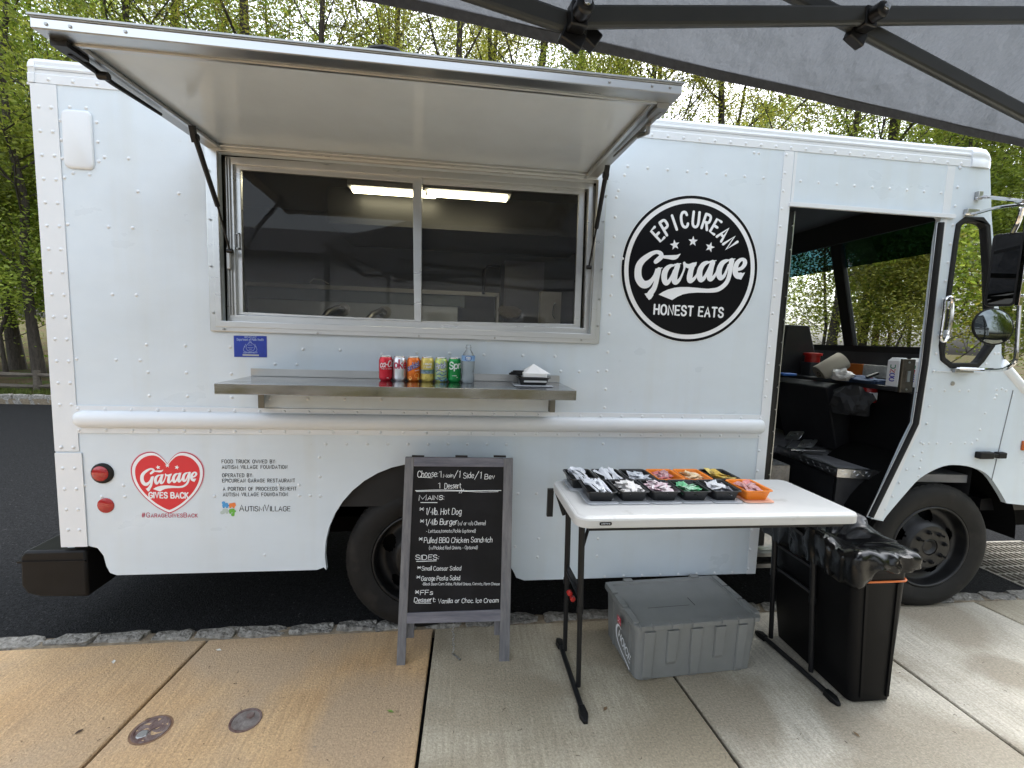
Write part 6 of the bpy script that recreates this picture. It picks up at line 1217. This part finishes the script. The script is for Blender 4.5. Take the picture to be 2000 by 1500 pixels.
q = MB(); write(q, 'HOICE', (.020, .125), (.150, .075), .044, .0032, sfr, off=.004, gap=1.6); q.stroke([(.055,.185,.003),(.025,.188,.005),(.0,.165,.007),(-.006,.13,.007),(.010,.095,.006),(.05,.070,.005),(.10,.055,.004),(.145,.040,.005)], sfr, 0, off=.004); q.obj('brand_print', INKW, tt, smooth=False, fix=False)
q = MB(); q.poly([(.02,.205),(.062,.205),(.062,.245),(.02,.245)], [], sfr, 0, .0075); st_ = q.obj('red_sticker', mat('sticker_red', (.55, .02, .05), .4), tt, smooth=False)
q = MB(); q.stroke([(.026,.213),(.035,.222),(.045,.215),(.056,.213)], sfr, .002, off=.008); q.stroke([(.03,.236),(.05,.234)], sfr, .002, off=.008); q.obj('sticker_print', INKW, st_, smooth=False)

# ---------------------------------------------------------------- waste bin
BIN = mat('bin_plastic', (.0035, .0035, .004), .40, var=.2, vscale=6, bump=.10, bscale=150, bdist=.003, spec=.12)
tc_ = thing('waste_bin', 'tall narrow black waste bin with a black liner at the end of the table', 'waste bin', (0, 0, 0))
def bring(z, ins=0.0, r=.03):
    k = z/.70; x0 = 1.822+(1.722-1.822)*k; x1 = 2.035+(1.99-2.035)*k; y0 = 1.748+(1.700-1.748)*k; y1 = 2.24+(2.27-2.24)*k
    return [Vector((a, b, z)) for a, b in rrect(x1-x0-2*ins, y1-y0-2*ins, r, 4, (x0+x1)/2, (y0+y1)/2)]
MB().loft([bring(.0, .010), bring(.008), bring(.56), bring(.70), bring(.70, .012), bring(.62, .014)], True, False).obj('body', BIN, tc_, angle=30)
for sx in (.018, .150):
    MB().loft([[(1.822+(1.722-1.822)*z/.7+.03+sx*(1+.3*z), 1.748-.048*z/.7-.006, z), (1.822+(1.722-1.822)*z/.7+.03+sx*(1+.3*z)+.014, 1.748-.048*z/.7-.006, z), (1.822+(1.722-1.822)*z/.7+.03+sx*(1+.3*z)+.016, 1.75-.048*z/.7, z), (1.822+(1.722-1.822)*z/.7+.03+sx*(1+.3*z)-.002, 1.75-.048*z/.7, z)] for z in (.03, .60)]).obj('moulded_rib', BIN, tc_, smooth=False)
MB().loft([bring(.655, -.004), bring(.660, -.012), bring(.700, -.014), bring(.708, -.008), bring(.705, .004)], False, False).obj('rim', BIN, tc_, angle=30)
bd_ = [p for p in bring(.612, -.004)]; MB().tube(bd_ + [bd_[0], bd_[1]], .0045, 8, caps=False).obj('orange_band', mat('orange_cord', (.80, .20, .05), .45), tc_)
# liner: a crumpled film folded over the rim
BAG = mat('bin_liner_film', (.003, .003, .0035), .22, bump=.3, bscale=18, bdist=.008, spec=.4)
NB = 150; lv = []
for j, (z, ins) in enumerate(((.70, .105), (.715, .080), (.735, .045), (.750, .012), (.745, -.022), (.725, -.028), (.705, -.031), (.692, -.031), (.682, -.028), (.674, -.024), (.668, -.016))):
    base = []; lp = bring(z, ins, .04); n0 = len(lp)
    per = [0]
    for i in range(n0): per.append(per[-1] + (lp[(i+1) % n0]-lp[i]).length)
    ringp = []
    for k in range(NB):
        d_ = per[-1]*k/NB; i = max(x for x in range(n0) if per[x] <= d_); t = (d_-per[i])/max(1e-6, per[i+1]-per[i]); p = lp[i].lerp(lp[(i+1) % n0], t)
        c_ = Vector((1.845, 1.985, p.z)); o_ = (p-c_).normalized(); am = min(1, .4+j/4)
        f = noise.noise(Vector((k*.13, j*.35, 1)))*.016 + noise.noise(Vector((k*.45, j*.8, 5)))*.009 + (abs(noise.noise(Vector((k*.20, j*.7, 9)))))*.016 + .006*math.sin(k*.9+3*noise.noise(Vector((k*.1, j*.5, 2))))
        zz = noise.noise(Vector((k*.09, j*.3, 3)))*(.035 if 1 < j < 8 else .015) + (.07*math.exp(-((p.y-2.12)/.16)**2)*min(1, j/3)*(1 if j < 6 else .6) if 1 < j < 9 else 0) - (.075*min(1, max(0, (1.80-p.x)/.05))*min(1, (j-5)/4) if j > 5 else 0)
        ringp.append(p + o_*f*am*1.1 + Vector((0, 0, zz)))
    lv.append(ringp)
MB().loft(lv, True, False).obj('bin_liner', BAG, tc_, angle=75)

# ---------------------------------------------------------------- pavement details
RUST = mat('rusted_iron', (.085, .035, .028), .75, col2=(.22, .17, .15), vscale=26, bump=.8, bscale=60, bdist=.008)
for (x, y, r, lab, kind) in ((-1.185, 1.855, .064, 'broken rusty round cap sunk in the tan pavement, nearest the joint', 0), (-.835, 1.872, .060, 'smaller rusty round cap in the tan pavement, right of the broken one', 1)):
    t = thing('utility_cap', lab, 'utility cap', (x, y, 0)); MB().lathe([(r*.86, .0), (r*.88, .004), (r, .0045), (r*1.03, .001), (r*1.03, -.01)], n=32, caps=False).obj('rim', RUST, t)
    q = MB(); n = 24; q.add([(0, 0, .0015)] + [(r*k*math.cos(2*PI*i/n), r*k*math.sin(2*PI*i/n), .0012+.004*noise.noise(Vector((k*5+x, i*.8, 2)))*(1.6 if kind == 0 else .5)) for k in (.3, .6, .86) for i in range(n)],
        [(0, 1+i, 1+(i+1) % n) for i in range(n)] + [(1+j*n+i, 1+j*n+(i+1) % n, 1+(j+1)*n+(i+1) % n, 1+(j+1)*n+i) for j in (0, 1) for i in range(n)]); q.obj('plate', mat('cap_plate', (.14, .11, .095), .6, .4, col2=(.30, .27, .25), vscale=24, bump=.7, bscale=50, bdist=.006) if kind else RUST, t)
    if kind: MB().lathe([(.0, .006), (.014, .006), (.018, .0)], (.01, .022, 0), n=6, caps=False).obj('square_bolt', RUST, t)
    else: MB().lathe([(.0, .004), (.018, .004), (.022, .0)], (-.02, -.022, 0), n=10, caps=False).obj('bright_stub', ALU2, t)
    MB().lathe([(r*1.0, .0012), (r*1.15, .0006)], n=30, caps=False).obj('rust_stain', mat('rust_halo', (.20, .115, .065), .85, var=.4, vscale=20), t) if kind == 0 else None
TW = mat('twig_brown', (.045, .025, .015), .8); rd = random.Random(8)
for i in range(90):
    px, py = rd.uniform(20, 1990), rd.uniform(1270, 1490); p = at_z(px, py, .003)
    if (.6 < p.x < 1.6 and p.y > 1.7) or (1.65 < p.x < 2.1): continue
    L_ = rd.uniform(.002, .011)*(1.5 if i % 9 == 0 else .8); a = rd.uniform(0, PI); q = MB(); q.tube([(-L_*math.cos(a), -L_*math.sin(a), 0), (rd.uniform(-.004, .004), rd.uniform(-.004, .004), .002), (L_*math.cos(a), L_*math.sin(a), 0)], [.0008, .0011, .0006], 5)
    o = q.obj('twig', TW); o.location = p; tag(o, 'small brown twig or catkin fallen on the pavement', 'twig', 'twigs fallen on the pavement')
LF = mat('fallen_leaf', (.16, .10, .05), .8); LG_ = mat('fallen_green_leaf', (.16, .25, .05), .7)
for px, py, m_, lb in ((222, 1293, mat('white_petal', (.6, .58, .52), .8), 'pale petal on the tan pavement near the kerb at left'), (155, 1429, TW, 'dark brown seed on the tan pavement left of the joint'), (763, 1390, LG_, 'small green leaf on the pavement before the chalkboard'), (1182, 1385, LF, 'brown forked twig on the pavement beside the table foot'), (427, 1270, mat('white_petal', (.6, .58, .52), .8), 'pale petal just below the granite kerb'), (1673, 1435, LF, 'rust-red leaf scrap on the grey slab below the bin')):
    p = at_z(px, py, .002); q = MB(); q.add([(-.016, 0, .001), (0, -.008, .003), (.018, 0, .002), (0, .008, .004)], [(0, 1, 2), (0, 2, 3)]); o = q.obj('fallen_leaf', m_, None, smooth=False); o.location = p; o.rotation_euler = (0, 0, px); tag(o, lb, 'leaf')

# ---------------------------------------------------------------- things lying in the cab
DZ = 1.3855
p = at_x(1569, 700, 2.93); t = thing('tub', 'dark tub with a red lid on the dashboard', 'tub', (2.93, 3.50, DZ))
MB().loft([ring(rrect(.11, .11, .02), 0), ring(rrect(.125, .125, .02), .11)]).obj('body', mat('tub_dark', (.05, .055, .06), .3, wear=((.5, .5, .5), 18, .6, .8)), t, angle=30); MB().lathe([(.055, .11), (.055, .165), (.07, .165), (.07, .185), (.0, .188)], n=20).obj('red_lid', mat('red_plastic', (.40, .015, .012), .35), t)
t = thing('paper_towel_roll', 'roll of brown paper towel lying tilted on the dashboard', 'paper roll', (2.86, 3.22, DZ+.085)); ax = Vector((.62, -.15, .45)).normalized()
MB().lathe([(.018, -.10), (.068, -.10), (.070, -.095), (.070, .095), (.068, .10), (.018, .10)], (0, 0, 0), ax, 28).obj('paper', mat('kraft_paper', (.42, .37, .29), .8, var=.06, vscale=6), t)
MB().lathe([(.012, -.101), (.019, -.101), (.019, -.06)], (0, 0, 0), ax, 20, caps=False).obj('core', TW, t)
def crumple(name, m, lab, cat, loc, sx, sy, sz, seed):
    bm = bmesh.new(); bmesh.ops.create_icosphere(bm, subdivisions=3, radius=1)
    for v in bm.verts:
        k = 1+.45*noise.noise(v.co*1.7+Vector((seed,)*3))+.3*noise.noise(v.co*4+Vector((seed,)*3)); v.co = Vector((v.co.x*sx*k, v.co.y*sy*k, max(-.6*sz, v.co.z*sz*k)))
    me = bpy.data.meshes.new(name); bm.to_mesh(me); bm.free(); me.materials.append(m); o = bpy.data.objects.new(name, me); COL.objects.link(o); o.location = loc; return tag(o, lab, cat)
crumple('rag', mat('rag_cloth', (.62, .60, .56), .9), 'crumpled white rag beside the paper towel roll', 'rag', (2.74, 2.98, DZ+.035), .06, .07, .05, 2)
crumple('jacket', mat('navy_cloth', (.018, .035, .075), .9), 'crumpled navy cloth bundle along the dashboard', 'jacket', (2.83, 2.92, DZ+.012), .08, .20, .03, 5)
crumple('bag', mat('black_cloth', (.012, .012, .013), .8), 'black soft bag in the corner below the dashboard', 'bag', (2.72, 2.86, DZ-.14), .10, .12, .13, 8)
t = thing('fire_extinguisher', 'red fire extinguisher below the windscreen beside the heater', 'fire extinguisher', (2.83, 2.84, DZ-.13)); MB().lathe([(.045, 0), (.048, .01), (.048, .12), (.03, .145), (.012, .15), (.012, .17), (.0, .17)], n=20).obj('cylinder', mat('extinguisher_red', (.25, .01, .01), .25), t); MB().box((-.049, -.05, .02), (.02, -.03, .07)).obj('label', INKW, t, bevel=.004); MB().bar((-.03, 0, .17), (.05, 0, .20), .02, .015).obj('lever', BLACKM, t)
MB().box((3.13, 3.22, 1.41), (3.15, 3.48, 1.50)).obj('orange_placard', mat('placard_orange', (.50, .14, .02), .5), TR, smooth=False); MB().box((3.125, 2.92, 1.41), (3.145, 3.21, 1.50)).obj('pale_placard', mat('placard_grey', (.42, .43, .42), .5, var=.3, vscale=30), TR, smooth=False)
for k, (dx, dy, lb) in enumerate(((0, 0, 'nearest the door'), (.10, -.04, 'half hidden behind the latch plate'))):
    t = thing('wipes_carton', 'white carton with coloured letters on the dashboard, '+lb, 'carton', (2.84+dx, 2.66+dy, DZ), 'white cartons on the dashboard'); t.scale = (.86,)*3
    MB().loft([ring(rrect(.085, .10, .006), 0), ring(rrect(.085, .10, .006), .19), ring(rrect(.05, .07, .004), .215)]).obj('box', NPK, t, smooth=False); cf_ = (Vector((-.0433, 0, 0)), Vector((0, -1, 0)), Vector((0, 0, 1)), Vector((-1, 0, 0)))
    for i, (tx, cl) in enumerate((('U', (.02, .2, .1)), ('N', (.5, .02, .05)), ('C', (.05, .05, .4)), ('C', (.05, .05, .4)))):
        q = MB(); write(q, tx, (-.018, .135-i*.032), (.018, .135-i*.032), .024, .004, cf_, off=.001); q.obj('letter', mat('carton_ink_%d' % (0, 1, 2, 2)[i], cl, .5), t, smooth=False, fix=False)
MB().tube([(0, 0, 0), (.05, -.18, .004), (.12, -.36, 0)], [.018, .026, .02], 8, flat=.7).obj('umbrella', mat('blue_cloth', (.02, .06, .14), .8), None).location = (2.86, 3.28, .872)
tag(bpy.data.objects['umbrella'], 'folded blue umbrella on the cab floor', 'umbrella')
o = MB().box((-.06, -.04, 0), (.06, .04, .02)).obj('blue_lid', mat('blue_plastic', (.03, .12, .42), .4), None, bevel=.006); o.location = (2.62, 3.38, 1.36+.027); tag(o, 'blue plastic lid at the left end of the dashboard', 'lid')

# ---------------------------------------------------------------- canopy tent over the viewer
TF = bpy.data.materials.new('tent_fabric'); TF.use_nodes = True; t_ = TF.node_tree; t_.nodes.clear(); N = t_.nodes.new; K = t_.links.new
oo = N('ShaderNodeOutputMaterial'); df = N('ShaderNodeBsdfDiffuse'); tl = N('ShaderNodeBsdfTranslucent'); xx_ = N('ShaderNodeMixShader'); co_ = N('ShaderNodeTexCoord'); nn = N('ShaderNodeTexNoise'); nn.inputs['Scale'].default_value = 5; nn.inputs['Detail'].default_value = 8; bb_ = N('ShaderNodeBump'); bb_.inputs['Strength'].default_value = .9; bb_.inputs['Distance'].default_value = .06
rr2 = N('ShaderNodeValToRGB'); rr2.color_ramp.elements[0].color = (.105, .115, .13, 1); rr2.color_ramp.elements[1].color = (.14, .15, .165, 1); n5 = N('ShaderNodeTexNoise'); n5.inputs['Scale'].default_value = 220; K(co_.outputs['Object'], n5.inputs['Vector']); K(n5.outputs['Fac'], rr2.inputs[0])
K(co_.outputs['Object'], nn.inputs['Vector']); K(nn.outputs['Fac'], bb_.inputs['Height']); K(bb_.outputs[0], df.inputs['Normal']); K(bb_.outputs[0], tl.inputs['Normal']); K(rr2.outputs[0], df.inputs[0]); K(rr2.outputs[0], tl.inputs[0]); xx_.inputs[0].default_value = .5
K(df.outputs[0], xx_.inputs[1]); K(tl.outputs[0], xx_.inputs[2]); K(xx_.outputs[0], oo.inputs[0])
HEM = mat('tent_hem', (.075, .08, .092), .8, var=.2, vscale=60); TBE = mat('tent_tube', (.055, .06, .062), .35, .3, var=.1, vscale=9); JNT = mat('tent_joint', (.004, .004, .005), .32)
TT = thing('canopy_tent', 'grey pop-up canopy overhead with dark grey folding frame', 'canopy tent', (0, 0, 0))
E0 = Vector((-.216, 1.06, 2.30)); ED = Vector((1.858+.216, 1.393-1.06, 0)).normalized(); EN = Vector((-ED.y, ED.x, 0))*-1   # EN points back over the viewer
def tp(a, b, z): return E0 + ED*a + EN*b + Vector((0, 0, z-2.274))
ea, eb, dp = -.90, 2.95, 1.7; pk_ = (( ea+eb)/2, dp/2, 3.16)
fb = MB()
def sheet(A, B, P, n=26):
    vs = []; idx = {}
    for i in range(n+1):
        for j in range(n+1-i):
            u, v = j/n, i/n; p = A*(1-u-v)+B*u+P*v; sag = -.10*math.sin(PI*v)*(.35+.65*math.sin(PI*min(1, (u+1e-6)/(1-v+1e-6)))) ; w_ = .022*noise.noise(p*2.3)+.010*noise.noise(p*6)+.004*noise.noise(Vector((p.x*4, p.y*18, 0)))
            idx[(i, j)] = len(vs); vs.append(p+Vector((0, 0, (sag*.5+w_)*(1 if 0 < v else .12))))
    fs = []
    for i in range(n):
        for j in range(n-i):
            fs.append((idx[(i, j)], idx[(i, j+1)], idx[(i+1, j)]))
            if j < n-i-1: fs.append((idx[(i, j+1)], idx[(i+1, j+1)], idx[(i+1, j)]))
    return MB().add(vs, fs)
Cn = [tp(ea, 0, 2.30), tp(eb, 0, 2.30), tp(eb, dp, 2.30), tp(ea, dp, 2.30)]; PK = tp(*pk_)
for i in range(4): sheet(Cn[i], Cn[(i+1) % 4], PK).obj('roof_panel', TF, TT, fix=False, angle=80)
for i in range(4):
    A, B = Cn[i], Cn[(i+1) % 4]; nn_ = 30; out_ = (A+B)/2-PK; out_.z = 0; out_.normalize()
    vs = [A.lerp(B, k/nn_)+out_*o_+Vector((0, 0, z+.002*math.sin(k*1.7))) for k in range(nn_+1) for o_, z in ((0, .004), (.006, .0), (.004, -.022), (.001, -.022), (.0, .0))]
    MB().add(vs, [(k*5+j, k*5+j+1, k*5+6+j, k*5+5+j) for k in range(nn_) for j in range(4)]).obj('hem', HEM, TT, fix=False)
tO = tp(0, .27, 0); tO.z = 0
def tpl(px, py, extra=0.0):
    d_ = ray(px, py); o_ = tO + EN*extra; t = (o_-CAM).dot(EN)/d_.dot(EN); return CAM+d_*t
def tbar(P, Q, name='truss_bar', w_=.017, h_=.036): return MB().bar(P, Q, w_, h_).obj(name, TBE, TT, smooth=False, bevel=.006)
def stretch(P, Q, a, b): return P+(P-Q)*a, Q+(Q-P)*b
j1, j2 = tpl(1128, 34), tpl(1693, 38); tbar(*stretch(j1, tpl(2000, 30), .0, .45))
P, Q = tpl(975, 0, -.022), tpl(1128, 52, -.022); tbar(*stretch(P, Q, 4.0, .12))
P, Q = tpl(1575, 0, -.022), tpl(2000, 222, -.022); tbar(*stretch(P, Q, .5, .8))
for p, sz in ((j1, 1), (j2, 1)):
    q = MB(); q.bar(p-ED*.016, p+ED*.016, .025, .040); q.lathe([(.016, 0), (.016, .022), (.012, .027), (.0, .027)], p-EN*-.012, EN, 20); q.bar(p-EN*.022-ED*.02+Vector((0, 0, -.014)), p-EN*.022+ED*.02+Vector((0, 0, -.030)), .020, .030); jo = q.obj('joint', JNT, TT, bevel=.003); MB().lathe([(.007, 0), (.007, .004), (.004, .0055), (.0, .0055)], p+EN*.0395, EN, 12).obj('bolt', CHROME, jo)
p = tpl(1142, 62, -.03); MB().bar(p-ED*.02+Vector((0, 0, .01)), p+ED*.025-Vector((0, 0, .018)), .024, .03).obj('joint', JNT, TT, bevel=.003)
for (a, b) in ((ea+.03, .03), (eb-.03, .03), (eb-.03, dp-.03), (ea+.03, dp-.03)):
    q = MB(); P = tp(a, b, 0); q.bar(P, Vector((P.x, P.y, 2.28)), .038, .038); q.obj('leg', TBE, TT, smooth=False, bevel=.003); MB().box((P.x-.045, P.y-.045, 0), (P.x+.045, P.y+.045, .008)).obj('foot_plate', JNT, TT, smooth=False)
for A, B in ((tp(ea+.05, .1, 2.2), tp(ea+.05, dp-.1, 2.2)), (tp(eb-.05, .1, 2.2), tp(eb-.05, dp-.1, 2.2)), (tp(ea+.1, dp-.05, 2.2), tp(eb-.1, dp-.05, 2.2))):
    M0 = (A+B)/2; zz = Vector((0, 0, .18)); tbar(A, M0+zz); tbar(A+zz*.3, M0-zz*.3); tbar(M0+zz, B); tbar(M0-zz*.3, B+zz*.3)
tbar(tp(ea+.05, dp/2, 2.35), PK-Vector((0, 0, .12))); tbar(tp(eb-.05, dp/2, 2.35), PK-Vector((0, 0, .12))); MB().tube([PK-Vector((0, 0, .5)), PK-Vector((0, 0, .02))], .02, 10).obj('mast', TBE, TT)
# every matrix below a thing is left plain so each part keeps its measured place
